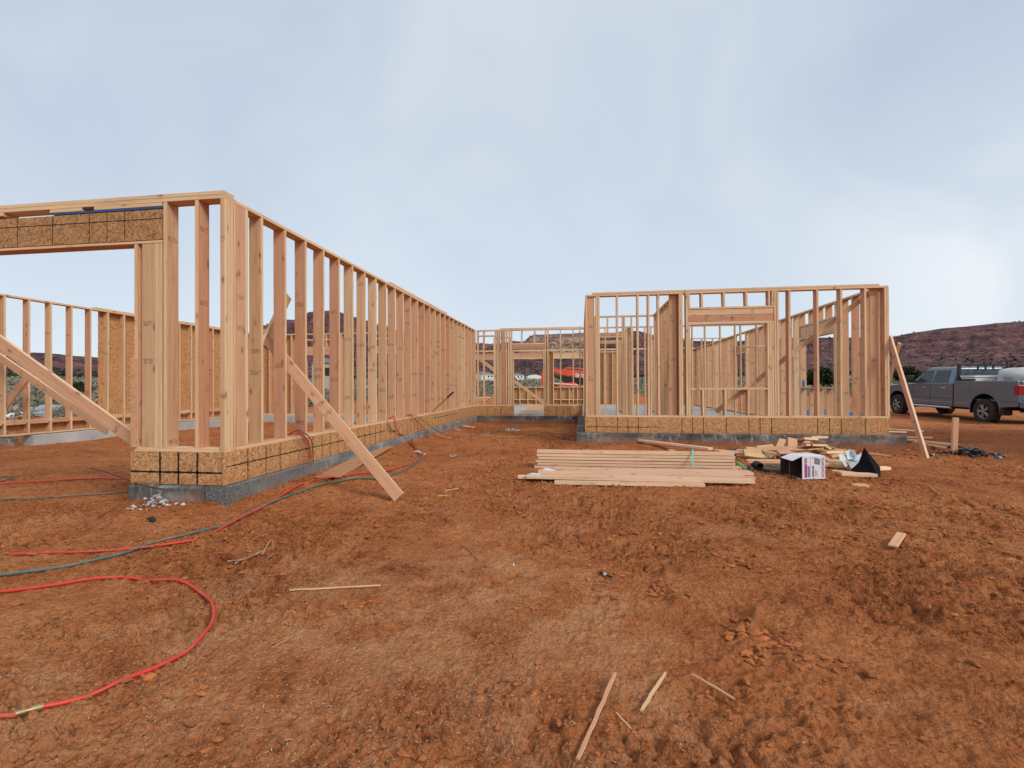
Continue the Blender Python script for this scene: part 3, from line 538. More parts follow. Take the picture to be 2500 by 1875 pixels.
class Wall:
    """a stud wall: s runs along it from (ox, oy), depth runs inwards from the outer face"""
    def __init__(s, ox, oy, ax, inward, length, z0=ZP, top=ZP+HT, w=.14, bottom=None, tops=None, dbl=(), label=None):
        s.o = Vector((ox, oy, 0)); s.ex = Vector((1, 0, 0)) if ax == 'x' else Vector((0, 1, 0)); s.ey = (Vector((0, 1, 0)) if ax == 'x' else Vector((1, 0, 0)))*inward
        s.z0, s.z1, s.w, s.L = z0, top, w, length; b = MB()
        fr = s.fr = frame(Vector((ox, oy, 0)), s.ex, s.ey); sg = 1 if fr.col[2].z > 0 else -1
        def bx(a, c, za, zb, i=0): b.box(a, c, 0+i, w-i, min(sg*za, sg*zb), max(sg*za, sg*zb), 0, None, .003)
        for a, c in (tops if tops is not None else [(0, length)]): bx(a, c, top-TT, top)
        for a, c in dbl: bx(a, c, top+.001, top+TT, .001)
        s.p = link('stud_wall', b.mesh('wall_plates'), fr, house, M_WOOD)
        if label: s.p['label'] = label
        for a, c in (bottom if bottom is not None else [(0, length)]):
            b = MB(); b.box(-(c-a)/2, (c-a)/2, 0, w, 0, TT, 0, None, .003); link('bottom_plate', b.mesh('bottom_plate'), frame(s.pt((a+c)/2, 0, z0+(0 if sg > 0 else TT)), s.ex, s.ey), s.p, M_WOOD)
    def pt(s, a, d, z): return s.o+s.ex*a+s.ey*d+Vector((0, 0, z))
    def stud(s, a, z0=None, z1=None, name='stud', flat=False, d=None, jit=1):
        z0 = s.z0+TT+.001 if z0 is None else z0; z1 = s.z1-TT-.001 if z1 is None else z1
        j = random.uniform(-.004, .004)*jit; k = random.uniform(-.003, .003)*jit
        if flat: return board(name, s.pt(a, TT/2+.002 if d is None else d, z0), s.pt(a, TT/2+.002 if d is None else d, z1), s.ex, s.w, TT, s.p)
        return board(name, s.pt(a+j, s.w/2+k*.6, z0), s.pt(a-j+k, s.w/2, z1), s.ey, s.w-.001, TT, s.p)
    def studs(s, lst, **k):
        for a in lst: s.stud(a, **k)
    def run(s, a, b, step=.4064, **k):
        while a < b: s.stud(a, **k); a += step
    def rail(s, a, b, z0, z1, name='header', d=.02, t=TT, w=None):     # flat face outwards
        return board(name, s.pt(a, d, (z0+z1)/2), s.pt(b, d, (z0+z1)/2), (0, 0, 1), z1-z0, t, s.p)
    def flatrail(s, a, b, z, name='window_sill', t=TT): return board(name, s.pt(a, s.w/2, z), s.pt(b, s.w/2, z), s.ey, s.w-.003, t, s.p)
    def osb(s, a, b, z0, z1, lines=(), hl=None, name='sheathing', d=-.0115, t=.011, thick=.006, hls=None, inner=False, m_=None):
        Lh = b-a; hh = z1-z0; mb = MB(); mb.box(0, Lh, 0, hh, -t/2, t/2, 0)
        fr = frame(s.pt(a, d+t/2, z0), s.ex, (0, 0, 1)); sgn = 1 if (s.fr.col[1].to_3d().dot(fr.col[2].to_3d())) < 0 else -1
        zz = sgn*(t/2+.0012) if not inner else -sgn*(t/2+.0012)
        def seg(x0, x1, y0, y1):
            n = max(2, int(math.hypot(x1-x0, y1-y0)/.03)); vert = abs(x1-x0) < abs(y1-y0); vv = []
            for i in range(n+1):
                q_ = i/n; wob = random.uniform(-.0012, .0012); tw = thick*random.uniform(.65, 1.1)/2
                if vert: vv += [(x0+wob-tw, y0+(y1-y0)*q_, zz), (x0+wob+tw, y0+(y1-y0)*q_, zz)]
                else: vv += [(x0+(x1-x0)*q_, y0+wob-tw, zz), (x0+(x1-x0)*q_, y0+wob+tw, zz)]
            mb.add(vv, [(2*i, 2*i+1, 2*i+3, 2*i+2) for i in range(n)], 1)
        for x in lines:
            if 0 < x-a < Lh: seg(x-a, x-a, .003, hh-.003)
        for zz_, xa, xb in (hls or ()): seg(max(xa-a, .002), min(xb-a, Lh-.002), zz_-z0, zz_-z0+.0005)
        return link(name, mb.mesh('panel'), fr, s.p, [m_ or M_OSB, M_INK])
ZC = .225                                   # top of the stem wall
ZO = .231
# ---- long outer wall, running away from the viewer
wl = Wall(X1, Y1, 'y', -1, Y3-Y1, bottom=[(.145, Y3-Y1)], tops=[(.145, Y3-Y1)], dbl=[(4.02, 7.6)], label='long outer stud wall receding beside the open yard')
ks = [4.6361-Y1-.019+.4064*k for k in range(26) if 4.6361+.4064*k < Y3-.1]
for k in range(len(ks)): wl.stud(ks[k])
for a in (.019, .058, .097, .13): board('corner_post', wl.pt(a, .024, ZP), wl.pt(a, .024, ZP+HT-TT-.001), (1, 0, 0), .046, TT if a < .12 else .024, wl.p)
wl.stud(.213, name='corner_post', flat=True, jit=0); wl.stud(.305, name='corner_post', jit=0)
wl.stud(10.8, name='corner_post', jit=0); wl.stud(10.9, name='corner_post', jit=0)
J = [0, 1.28, 3.72, 6.15, 8.58, Y3-Y1]
for i in range(5):
    ln = [J[i]+o_ for o_ in ((.2, .41, .61, .82, 1.02, 1.22, 1.42, 1.63, 1.83, 2.03, 2.23) if i else (.3, .58, .82))]
    hl = {0: [(.402, 0, 1.26)], 1: [(.402, J[1], J[2])], 2: [], 3: [(.44, J[3]+.3, J[4])], 4: []}[i]
    wl.osb(J[i]-(.03 if i == 0 else 0), J[i+1]-(.004 if i < 4 else 0), ZO, ZP+.004, ln, hls=hl, thick=.013, inner=False)
# ---- front wall of the left wing with the wide door opening
GX0 = -9.4
wg = Wall(GX0, Y1, 'x', 1, X1-GX0-.002, bottom=[(-4.27-GX0, X1-GX0-.055)], dbl=[(0, X1-GX0-.012)], label='front wall of the left wing with its wide door header')
s_ = lambda x: x-GX0
for x in (-4.253,): wg.stud(s_(x), z0=ZP+TT+.001 if x > -9 else None, z1=2.535, name='trimmer_stud', jit=0)
wg.stud(s_(-4.118), z1=2.535, name='trimmer_stud', flat=True, jit=0)
for x in (-4.026, -3.986): wg.stud(s_(x), z1=2.535, name='trimmer_stud', jit=0)
wg.stud(s_(-3.935), name='king_stud', jit=0)
wg.stud(s_(-3.60))
wg.osb(0, s_(-3.965), 2.572, 2.862, [s_(v) for v in (-8.8, -8.4, -8.0, -7.6, -7.2, -6.8, -6.4, -6.02, -5.611, -5.199, -4.777, -4.576, -4.378)], name='header_facing', m_=M_OSB_SHADE, d=.004, hls=[(2.773, 0, s_(-3.965))], thick=.009)
wg.rail(0, s_(-3.965), 2.540, 2.868, 'header', d=.07, t=.085)
wg.flatrail(0, s_(-3.965), 2.552, 'header', TT*.7)
b = MB(); b.box(s_(-5.2), s_(-3.967), .002, .11, 2.871, 2.889); o = link('seal_strip', b.mesh('strip'), Matrix.Translation((GX0, Y1, 0)), wg.p, M_BLUEINK)
for a0, a1 in ((-9.3, -7.6), (-6.8, -5.78), (-5.23, -4.86), (-4.72, -3.967)): wg.flatrail(s_(a0), s_(a1), 2.911, 'packing_block')
wg.rail(s_(-4.27), s_(-4.235), ZP+TT+.002, ZP+.9, 'blocking', d=-.018)
wg.osb(s_(-4.295), s_(-3.316), ZO, ZP+.002, [s_(v) for v in (-3.976, -3.779, -3.579)], hls=[(.345, 0, s_(-3.3))], thick=.021)
# ---- far left wall of the left wing (inner face towards us)
wf = Wall(XG-.14, Y1, 'y', 1, YR-9.0-Y1, z0=ZC, top=ZP+HT, tops=[(0, 11)], dbl=[(5.45, 10.9)], label='far left stud wall partly closed with strand board')
wf.run(.02, 10.8, .4064); wf.flatrail(0, 5.5, ZP-.04, 'blocking')
for i in range(26): wf.rail(.045+i*.4064, .38+i*.4064, .44, ZP-.005, 'blocking', d=.12)
wf.osb(0, 5.6, ZC+.005, ZP-.02, d=-.012); wf.osb(5.6, 7.05, ZC+.005, 2.93, d=-.012); wf.osb(7.06, 9.4, ZC+.005, 2.93, d=-.012); wf.osb(9.42, 10.9, ZC+.005, ZP+.5); wf.osb(9.42, 10.9, 2.5, 2.93)
# ---- rear wall of the left wing and middle wall facing the yard
wr = Wall(XG, Y3, 'x', 1, X1-XG-.05, z0=ZC, bottom=[(0, 3.2), (4.3, 7.5)], label='rear stud wall of the left wing')
wr.run(.02, 1.8); wr.run(2.9, 4.2); wr.run(5.6, 7.4); wr.studs([1.75, 3.0, 3.04, 5.4, 5.44]); wr.rail(1.77, 3.0, 2.28, 2.52); wr.flatrail(1.77, 3.0, 2.26); wr.rail(4.0, 5.4, 2.3, 2.5); wr.flatrail(4.0, 5.4, 2.28); wr.flatrail(1.77, 3.0, 2.75, 'blocking'); wr.flatrail(4.0, 5.4, 2.75, 'blocking')
for v in (2.15, 2.5, 4.4, 4.8, 5.1): wr.stud(v, z0=2.53, name='cripple_stud')
wr.osb(.02, 1.7, ZC+.01, 2.9, d=.142)
wm = Wall(X1+.02, Y3, 'x', 1, 3.40-.02, bottom=[(0, 1.19), (2.17, 3.36)], dbl=[(.75, 3.36)], label='middle stud wall with a doorway at the back of the yard')
t_ = lambda x: x-X1-.02
for x in (-3.26, -3.065, -2.69, -2.62, -2.33, -2.25, -2.17): wm.stud(t_(x))
for x in (-2.57, -1.0): wm.stud(t_(x)-.02 if x > -2 else t_(x))
wm.stud(t_(-2.44), name='corner_post', flat=True)
for x in (-2.12, -1.135): wm.stud(t_(x), z1=2.32, name='trimmer_stud', jit=0)
wm.stud(t_(-1.09), name='king_stud')
wm.rail(t_(-2.14), t_(-1.115), 2.335, 2.478); wm.flatrail(t_(-2.14), t_(-1.115), 2.50, 'header')
for x in (-1.84, -1.43): wm.stud(t_(x), z0=2.52, name='cripple_stud')
for x in (-.62, -.227, -.02): wm.stud(t_(x))
wm.flatrail(t_(-3.25), t_(-2.7), 2.775, 'blocking')
wm.osb(0, 1.2, ZO, ZP+.003, [t_(v) for v in (-2.93, -2.5)], thick=.012); wm.osb(2.14, 3.34, ZO, ZP+.003, [t_(v) for v in (-.75, -.54, -.33)], thick=.012)
# ---- right wing front
wn = Wall(X2, Y2, 'x', 1, X3-X2, dbl=[(.14, X3-X2-.15)], label='front stud wall of the right wing with a window opening')
n_ = lambda x: x-X2
for x in (.119, .32, .36, .715, 1.113, 1.318, 1.508, 1.905, 1.942): wn.stud(n_(x), name='stud', jit=0 if x < .5 or x > 1.85 else 1)
wn.stud(n_(.205), name='corner_post', flat=True, d=.05); wn.stud(n_(1.79), name='corner_post', flat=True, d=.118)
wn.stud(n_(2.035), name='king_stud', jit=0); wn.stud(n_(3.634), name='king_stud', jit=0); wn.stud(n_(3.676), name='king_stud', jit=0)
for x in (2.075, 3.512, 3.552, 3.592): wn.stud(n_(x), z1=2.318, name='trimmer_stud', jit=0)
wn.rail(n_(2.056), n_(3.613), 2.503, 2.617, d=.03); wn.rail(n_(2.056), n_(3.613), 2.378, 2.500, d=.03); wn.flatrail(n_(2.056), n_(3.613), 2.637, 'header'); wn.flatrail(n_(2.056), n_(3.613), 2.345, 'header', .05)
for x in (2.076, 2.315, 2.72, 3.125, 3.53, 3.59): wn.stud(n_(x), z0=2.658, name='cripple_stud')
wn.flatrail(n_(2.096), n_(3.49), 1.087, 'window_sill')
for x in (2.33, 2.735, 3.15): wn.stud(n_(x), z1=1.066, name='cripple_stud')
for x in (3.884, 4.374, 4.775, 5.186, 5.523, 5.563): wn.stud(n_(x), jit=0 if x > 5.5 else 1)
wn.stud(n_(5.385), name='corner_post', flat=True, d=.12)
a, c = on(2128, 712, 1, 9.83), on(1748, 1005, 1, 9.83); board('diagonal_brace', a, c, (0, 0, 1), .09, TT, wn.p)
PJ = [0.085, 1.516, 3.951, 5.56]; LN = [.301, .713, .912, 1.114, 1.929, 2.126, 2.327, 2.741, 3.149, 3.347, 3.551, 4.354, 4.557, 4.755, 5.161]
for i in range(3): wn.osb(n_(PJ[i]), n_(PJ[i+1])-.003, ZO, ZP+.003, [n_(v) for v in LN], hls=[(.345, 0, n_(1.51))] if i == 0 else None, thick=.014)
# ---- right wing sides and inner walls
ws = Wall(X2, Y2+.142, 'y', 1, Y3-Y2-.145, dbl=[(2.4, 5.2)], label='left side stud wall of the right wing, seen edge on'); ws.run(.25, 5.2); ws.osb(0, 5.24, ZO, ZP+.002)
wx = Wall(X3, Y2+.142, 'y', -1, YR-Y2-.3, z0=ZC, bottom=[(0, 14.2)], label='right side stud wall of the right wing with a small window')
wx.studs([.1, .42, .80, 1.2, 1.45]); wx.stud(1.49, z1=2.30, name='trimmer_stud'); wx.stud(3.12, z1=2.30, name='trimmer_stud'); wx.stud(3.16)
wx.rail(1.47, 3.14, 2.335, 2.60, d=.10); wx.flatrail(1.47, 3.14, 2.62, 'header'); wx.flatrail(1.47, 3.14, 2.31, 'header'); wx.flatrail(1.51, 3.10, 1.09)
for v in (1.85, 2.25, 2.65): wx.stud(v, z1=1.07, name='cripple_stud'); wx.stud(v, z0=2.64, name='cripple_stud')
wx.run(3.5, 6.9); ya = on(1830, 900, 0, X3).y-Y2-.142; yb = on(1800, 900, 0, X3).y-Y2-.142
wx.run(7.1, ya-.05); wx.stud(ya); wx.stud(yb); wx.rail(ya, yb, 2.3, 2.55, d=.1); wx.flatrail(ya, yb, 2.28, 'header'); wx.flatrail(ya, yb, 1.0); wx.run(yb+.3, 14.1)
wi = Wall(1.83, Y2+.142, 'y', 1, 2.8, z0=ZC, w=.14, label='inner stud wall dividing the right wing front rooms'); wi.studs([.03, .25, .45, .85, 1.25, 1.65, 2.05, 2.45, 2.7])
wa = Wall(X2+.145, 12.6, 'x', 1, 1.68, z0=ZC, w=.09, bottom=[(0, .16), (.8, 1.68)], label='inner partition with a doorway behind the right wing front'); 
for v in (.02, .13, .83, .87, 1.05, 1.2, 1.45): wa.stud(v)
wa.rail(.15, .82, 2.44, 2.53); wa.flatrail(.15, .82, 2.42, 'header'); wa.stud(.45, z0=2.54, name='cripple_stud')
wb = Wall(X2+.145, 14.95, 'x', 1, 5.3, z0=ZC, w=.09, bottom=[(0, .3), (1.1, 5.3)], label='inner partition across the middle of the right wing')
for px in (1462, 1478, 1530, 1545, 1575, 1590): wb.stud(on(px, 900, 1, 14.95).x-X2-.145)
for px in (1690.5, 1722, 1759.5, 1795.5, 1809.6, 1848): wb.stud(on(px, 900, 1, 14.95).x-X2-.145)
xa, xb = on(1812, 880, 1, 14.95).x-X2-.145, on(1880, 880, 1, 14.95).x-X2-.145; wb.flatrail(xa, min(xb, 5.25), 2.30, 'header', .05)
wb.rail(.33, 1.1, 2.45, 2.55); wb.flatrail(.33, 1.1, 2.2, 'header')
wc = Wall(2.62, 15.1, 'y', 1, 3.9, z0=ZC, w=.09, label='inner partition receding behind the window opening'); wc.run(.05, 3.8, .4064)
wd = Wall(1.45, 15.1, 'y', 1, 5.2, z0=ZC, w=.09, label='inner partition in the rooms behind'); wd.run(.05, 5.1, .4064)
we = Wall(2.9, 19.0, 'x', 1, 2.5, z0=ZC, w=.09, label='short inner partition far back in the right wing'); we.run(.02, 2.45, .4064)
wk = Wall(X1+.15, 17.3, 'x', 1, .62, z0=ZC, bottom=[], label='short inner partition behind the middle wall'); wk.studs([.02, .6]); wk.flatrail(.04, .58, 2.3, 'header')
# ---- rear wall of the house
wq = Wall(-6.6, YR, 'x', 1, X3+6.6, z0=ZC, bottom=[(1.0, 1.3), (2.5, 12.1)], dbl=[(0, 12)], label='rear outer wall of the house, sheathed between window openings')
xq = lambda px: on(px, 900, 1, YR).x+6.6
ops = [(xq(1158), xq(1212), None), (xq(1252), xq(1329), 1.12), (xq(1352), xq(1424), 1.12)]
for a, c, sill in ops:
    for v in (a-.02, c+.02): wq.stud(v, name='king_stud')
    wq.rail(a, c, 2.58, 2.86, d=.1); wq.flatrail(a, c, 2.56, 'header')
    if sill:
        wq.flatrail(a, c, sill)
        v = a+.35
        while v < c-.1: wq.stud(v, z1=sill-.03, name='cripple_stud'); v += .4064
        wq.osb(a, c, ZC+.01, sill-.01, d=.145); wq.flatrail(a, c, .50, 'blocking')
for a, c in ((0, ops[0][0]), (ops[0][1], ops[1][0]), (ops[1][1], ops[2][0]), (ops[2][1], 9.2), (9.9, 12.1)):
    v = a+.2
    while v < c-.1: wq.stud(v); v += .4064
    wq.osb(a+.03, c-.03, ZC+.01, 2.9, d=.145)
# ---- stem walls and slab
def stem(x0, x1, y0, y1, long_x, m_, comb=False, top=ZC, rad=.012):
    ln, wd = (x1-x0, y1-y0) if long_x else (y1-y0, x1-x0); nS = max(2, int(ln/.12)); mb = MB(); prof = [(-.5*wd, -.35), (-.5*wd, top-rad), (-.5*wd+rad, top), (.5*wd-rad, top), (.5*wd, top-rad), (.5*wd, -.35)]; vv = []
    for i in range(nS+1):
        for a, zz in prof: vv.append((i*ln/nS, a+random.uniform(-.003, .003), zz+random.uniform(-.003, .001)))
    k = len(prof); mb.add(vv, [(i*k+j, i*k+j+1, (i+1)*k+j+1, (i+1)*k+j) for i in range(nS) for j in range(k-1)]+[tuple(range(k-1, -1, -1)), tuple(range(nS*k, nS*k+k))], 0, False)
    mt = frame(Vector((x0, (y0+y1)/2, 0)), (1, 0, 0), (0, 1, 0)) if long_x else frame(Vector(((x0+x1)/2, y0, 0)), (0, 1, 0), (-1, 0, 0))
    return link('stem_wall', mb.mesh('stem'), mt, house, m_)
stem(-4.27, X1-.20, Y1-.055, Y1+.15, True, M_CONC, rad=.02)
stem(X1-.19, X1+.035, Y1-.02, Y3+.1, False, M_COMB)
stem(X1+.04, X2-.19, Y3-.03, Y3+.2, True, M_CONC); stem(X2-.185, X2+.10, Y2+.0, Y3+.2, False, M_CONC)
stem(X2-.187, X3+.245, Y2-.06, Y2+.19, True, M_CONC); stem(X3-.02, X3+.25, Y2+.19, YR+.2, False, M_CONC)
stem(XG-.2, XG+.10, Y1-.2, 7.9, False, M_CONC, rad=.05, top=.215); stem(XG-.2, XG+.04, 8.2, Y3+.2, False, M_SLAB, top=.21); stem(XG, X1-.2, Y3-.05, Y3+.2, True, M_SLAB); stem(-6.6, X3, YR-.05, YR+.2, True, M_SLAB)
b = MB(); b.box(X1+.1, X3-.03, Y3+.205, YR-.06, .1, ZC-.02); b.box(X2+.105, X3-.025, Y2+.195, Y3+.20, .1, ZC-.02); b.world('floor_slab', M_SLAB, house)
b = MB(); b.box(X1-.1, X1+.9, Y3+.3, YR-.1, .1, ZC-.012)

# ------------------------------------------------------------------ braces and loose long boards
def thing_board(name, p0, p1, wdir, w, t, label, cat, group=None, m_=None):
    o = board(name, p0, p1, wdir, w, t, None, m_); return tag(o, label, cat, group)
# outer brace of the long wall: foot in the yard, runs in between the studs
pf = G(975, 1222, .03); pw = on(707, 893, 0, X1); d = (pw-pf)
thing_board('brace_board', pf, pf+d*1.30, (0, .32, 1), .118, TT, 'long diagonal brace, foot in the dirt, head between the studs of the long wall', 'brace')
pe = pf+d*1.26; pt = dep(702, 722, (pe-CP).dot(CW)+.25)
thing_board('brace_board', pe+Vector((.02, -.05, -.12)), pt, (0, 1, .2), .14, TT, 'upright slanting board fixed behind the long wall where the outer brace ends', 'brace')
# left wing opening
pa, pb = dep(345, 1086, (on(338, 1090, 1, 4.33)-CP).dot(CW)), dep(-160, 720, (on(338, 1090, 1, 4.33)-CP).dot(CW)+.2)
thing_board('brace_board', pa, pb, (0, 0, 1), .125, TT, 'big brace board rising leftwards across the wide door opening of the left wing', 'brace')
pa, pb = dep(262, 1052, 8.0), dep(-30, 852, 9.1); thing_board('brace_board', pa, pb, (0, 0, 1), .14, TT, 'longer far brace rising leftwards inside the left wing, just behind the big one', 'brace')
pa, pb = dep(-60, 1085, 9.4), dep(74, 912, 9.2); thing_board('brace_board', pa, pb, (0, 0, 1), .14, TT, 'brace rising rightwards at the left edge of the photo', 'brace')
# right corner
pf = G(2262, 1118, 0); pt = on(2172, 822, 0, X3+.035); thing_board('brace_board', pf, pt, (0, -1, .3), .095, TT, 'long thin brace leaning on the right corner, foot in the dirt', 'brace', None, M_PALE)
pt = dep(2196, 838, 8.9); pb = dep(2166, 948, 9.3); thing_board('brace_board', pb, pt, (.3, 1, .3), .09, TT, 'short board crossing the long brace at the right corner', 'brace')
p = G(2328, 1100); thing_board('stake', p+Vector((0, 0, -.1)), p+Vector((.05, .02, .62)), (1, 0, 0), .085, TT, 'upright wooden stake in the dirt in front of the pickup rear wheel', 'stake')
def lying(name, a, b, w, t, label, cat='board', group=None, m_=None, dz=0, tilt=0, dzb=None):
    p0, p1 = G(*a), G(*b); up = dz+t/2+.004; p0.z += up; p1.z += up if dzb is None else dzb+t/2+.004
    ex = (p1-p0).normalized(); side = ex.cross(Vector((0, 0, 1))).normalized(); 
    return thing_board(name, p0, p1, side*math.cos(tilt)+Vector((0, 0, 1))*math.sin(tilt), w, t, label, cat, group, m_)
lying('board', (2120, 1047), (2255, 1054), .09, TT, 'upper pale board lying on the dirt behind the right corner of the stem wall', m_=M_PALE)
lying('board', (2120, 1056), (2212, 1057), .04, .03, 'thin lath lying just below the pale board behind the right corner', m_=M_PALE)
lying('board', (2192, 1082), (2330, 1104), .06, TT, 'long pale board on the dirt ending at the foot of the stake', m_=M_PALE, dz=.02)
lying('board', (2195, 1075), (2315, 1094), .06, .03, 'narrow board lying parallel behind the one that ends at the stake', dz=.02)
lying('board', (2205, 1073), (2275, 1082), .05, .03, 'short weathered stick beside the boards near the right corner', m_=M_OLD, dz=.03)
lying('board', (2187, 1093), (2220, 1098), .14, TT, 'short block lying on the dirt below the end of the stem wall')

# stack of studs in the yard: each board is a thing
A0, A1 = G(1307, 1140), G(1797, 1150)
ex = (A1-A0); ex.z = 0; Ls = 2.62; ex.normalize(); ey = Vector((-ex.y, ex.x, 0)); A0 += ex*.02-ey*.13; base_z = float(np.mean([g1((A0.x+A1.x)/2, A0.y-.3), g1(A0.x, A0.y-.3), g1(A1.x, A1.y-.3)]))
def sb(x0, ln, y, lay, w, label, gname='boards stacked in the yard', ang=0, t=TT, zz=None):
    o_ = A0.copy(); o_.z = base_z; p0 = o_+ex*x0+ey*y+Vector((0, 0, (zz if zz is not None else lay*.0425)+TT/2)); x0 += random.uniform(-.02, .02); e2 = ex*math.cos(ang)+ey*math.sin(ang)
    return thing_board('board', p0, p0+e2*ln, ey, w, t, label, 'board', gname, M_STACK)
sb(-.02, 2.66, .09, 0, .14, 'bottom board of the rear lumber stack in the yard')
sb(.02, 2.60, .085, 1, .14, 'second board up of the rear lumber stack in the yard')
sb(.0, 2.64, .09, 2, .14, 'third board up of the rear lumber stack in the yard')
sb(.03, 2.60, .08, 3, .14, 'fourth board up of the rear lumber stack in the yard')
sb(.01, 2.63, .09, 4, .14, 'fifth board up, just below the top of the rear lumber stack')
sb(.01, 2.62, .085, 5, .14, 'top board of the rear lumber stack in the yard')
sb(-.05, 2.82, .245, 0, .14, 'board lying on the ground behind the rear lumber stack'); sb(-.03, 2.6, .24, 1, .14, 'upper board behind the rear lumber stack')
sb(.25, 2.42, -.25, 0, .05, 'board in the gap between the rear and front lumber rows', zz=.01)
sb(.28, 2.42, -.44, 1, .19, 'angled board on top of the front lumber row, right end', ang=.03); sb(.2, 2.5, -.45, 0, .16, 'lower board beneath the angled one in the front lumber row')
sb(-.02, 2.45, -.60, 0, .14, 'bottom board of the front lumber row'); sb(.08, 2.45, -.57, 1, .14, 'wide clean board on top of the front lumber row, left end', ang=-.01)
sb(-.16, .9, -.74, 0, .09, 'short stub board sticking out at the left end of the front lumber row', zz=.002)
sb(-.04, 2.60, -.84, 0, .14, 'frontmost board of the lumber row nearest the viewer', ang=-.004, zz=.03); sb(.30, 1.7, -.98, 0, .09, 'low board half sunk in the dirt under the lumber row', zz=-.008, ang=.02)
lying('board', (1512, 1077), (1735, 1121), .10, TT, 'single board lying askew behind the rear lumber stack', m_=M_PALE, dz=.02, dzb=.12); lying('board', (1637, 1103), (1672, 1120), .1, TT, 'short offcut leaning under the askew board')
b = MB(); pts = [A0+ex*2.12+ey*.15+Vector((0, 0, .265)), A0+ex*2.10+ey*.01+Vector((0, 0, .265)), A0+ex*2.07+ey*(-.08)+Vector((0, 0, .16)), A0+ex*2.04+ey*(-.33)+Vector((0, 0, .11))]
vv = []
for p in catmull(pts, 5): vv += [p-ex*.011, p+ex*.011]
b.add(vv, [(2*i, 2*i+1, 2*i+3, 2*i+2) for i in range(len(vv)//2-1)]); o = b.world('strap', M_STRAP); tag(o, 'teal plastic strap across the two lumber rows', 'strap'); s_md = o.modifiers.new('thickness', 'SOLIDIFY'); s_md.thickness = .002

# ------------------------------------------------------------------ hoses and cords
def hose(name, pts, r, m_, label, cat='hose', k=10, group=None, follow=True):
    P_ = []
    for q_ in pts:
        if isinstance(q_, Vector): P_.append((q_, True))
        else: P_.append((GS(*q_[:2], r*.6+(q_[2] if len(q_) > 2 else 0)), len(q_) > 2))
    c = catmull([p_[0] for p_ in P_], k); fixed = [p_[1] for p_ in P_]
    if follow:
        for i, p in enumerate(c):
            a = min(i//k, len(P_)-1); b_ = min(a+1, len(P_)-1)
            if not fixed[a] and not fixed[b_]: p.z = g1(p.x, p.y)+r*.8
        z = np.array([p.z for p in c]); zz0 = z.copy()
        for i in range(len(z)): z[i] = zz0[max(0, i-3):i+4].max()-.001 if not fixed[min(i//k, len(P_)-1)] else z[i]
        for _ in range(12): z[1:-1] = (z[:-2]+z[1:-1]*2+z[2:])/4
        for p, zz in zip(c, z): p.z = zz
    b = MB().tube(c, r, 8); o = b.world(name, m_); return tag(o, label, cat, group), c
o, c = hose('air_hose', [(-200, 1452), (0, 1450), (120, 1436), (250, 1417), (350, 1414), (430, 1425), (490, 1447), (519, 1482), (517, 1520), (490, 1560), (430, 1605), (340, 1647), (240, 1687), (150, 1718), (93, 1735)], .0085, M_RED, 'red air hose looping over the dirt in the near left foreground')
e = c[-1]; o2, c2 = hose('air_hose', [e+(c[-1]-c[-3]).normalized()*.045, (30, 1752), (-60, 1772), (-250, 1815)], .0085, M_RED, 'short end of red air hose left of the brass coupling')
b = MB(); d = (c2[1]-c[-1]); d.normalize(); p = c[-1]; b.cyl(p-d*.015, p+d*.015, .012, .010, 10); b.cyl(p+d*.012, p+d*.033, .007, .007, 8); b.cyl(p+d*.028, p+d*.055, .011, .009, 6); o = b.world('hose_coupling', M_BRASS); tag(o, 'brass hose coupling joining the red air hose in the near left foreground', 'hose coupling')
PA = (1034, 1068); 
def low(px, py): return (px, py)
hose('air_hose', [(28, 1352), (110, 1349), (220, 1346), (340, 1337), (430, 1325), (480, 1316)], .0085, M_RED, 'straight red air hose lying across the dirt at the left, ends in the soil')
hose('air_hose', [(512, 1303), (560, 1280), (620, 1250), (700, 1208), (780, 1173), (850, 1158), (940, 1150), (1000, 1135), (1024, 1115), (1015, 1095), (1000, 1080), (996, 1070, .03), Vector((X1+.05, 8.25, .35)), Vector((X1+.02, 8.2, .56)), Vector((X1-.07, 8.22, .62)), Vector((X1-.5, 8.3, .3))], .0085, M_RED, 'red air hose following the foundation and climbing into the long wall')
hose('air_hose', [(-150, 1425), (0, 1411), (90, 1398), (190, 1380), (290, 1352), (380, 1325), (470, 1302), (560, 1275), (610, 1250), (700, 1215), (780, 1185), (860, 1166), (940, 1156), (1000, 1138), (1030, 1118), (1022, 1100), (1008, 1080, .02), (1000, 1055, .1), Vector((X1+.05, 8.0, .4)), Vector((X1+.0, 7.9, .57)), Vector((X1-.08, 7.95, .6)), Vector((X1-.6, 8.1, .3))], .009, M_TEAL, 'teal air hose running from the left edge beside the red one along the foundation')
hose('air_hose', [Vector((X1-.6, 5.42, .2)), Vector((X1-.14, 5.34, .60)), Vector((X1+.0, 5.32, .585)), Vector((X1+.045, 5.36, .52)), Vector((X1+.05, 5.42, .40)), Vector((X1+.045, 5.46, .28))], .010, M_RED, 'red and black hose bend hanging over the bottom plate near the corner', 'hose', 10, None, False)
hose('air_hose', [Vector((X1-.6, 5.46, .2)), Vector((X1-.14, 5.37, .605)), Vector((X1+.01, 5.36, .595)), Vector((X1+.062, 5.42, .52)), Vector((X1+.06, 5.47, .38)), Vector((X1+.05, 5.5, .22))], .007, M_GREY, 'dark hose hanging over the bottom plate beside the red bend', 'hose', 10, None, False)
hose('air_hose', [(-80, 1185), (0, 1178), (100, 1172), (200, 1168), (270, 1168), (312, 1172)], .0085, M_RED, 'red air hose inside the left wing, running to the end of the rusty strip')
hose('air_hose', [(-80, 1222), (0, 1218), (120, 1211), (240, 1203), (338, 1193), (420, 1180)], .0085, M_GREY, 'grey green air hose running under the front stem wall of the left wing')
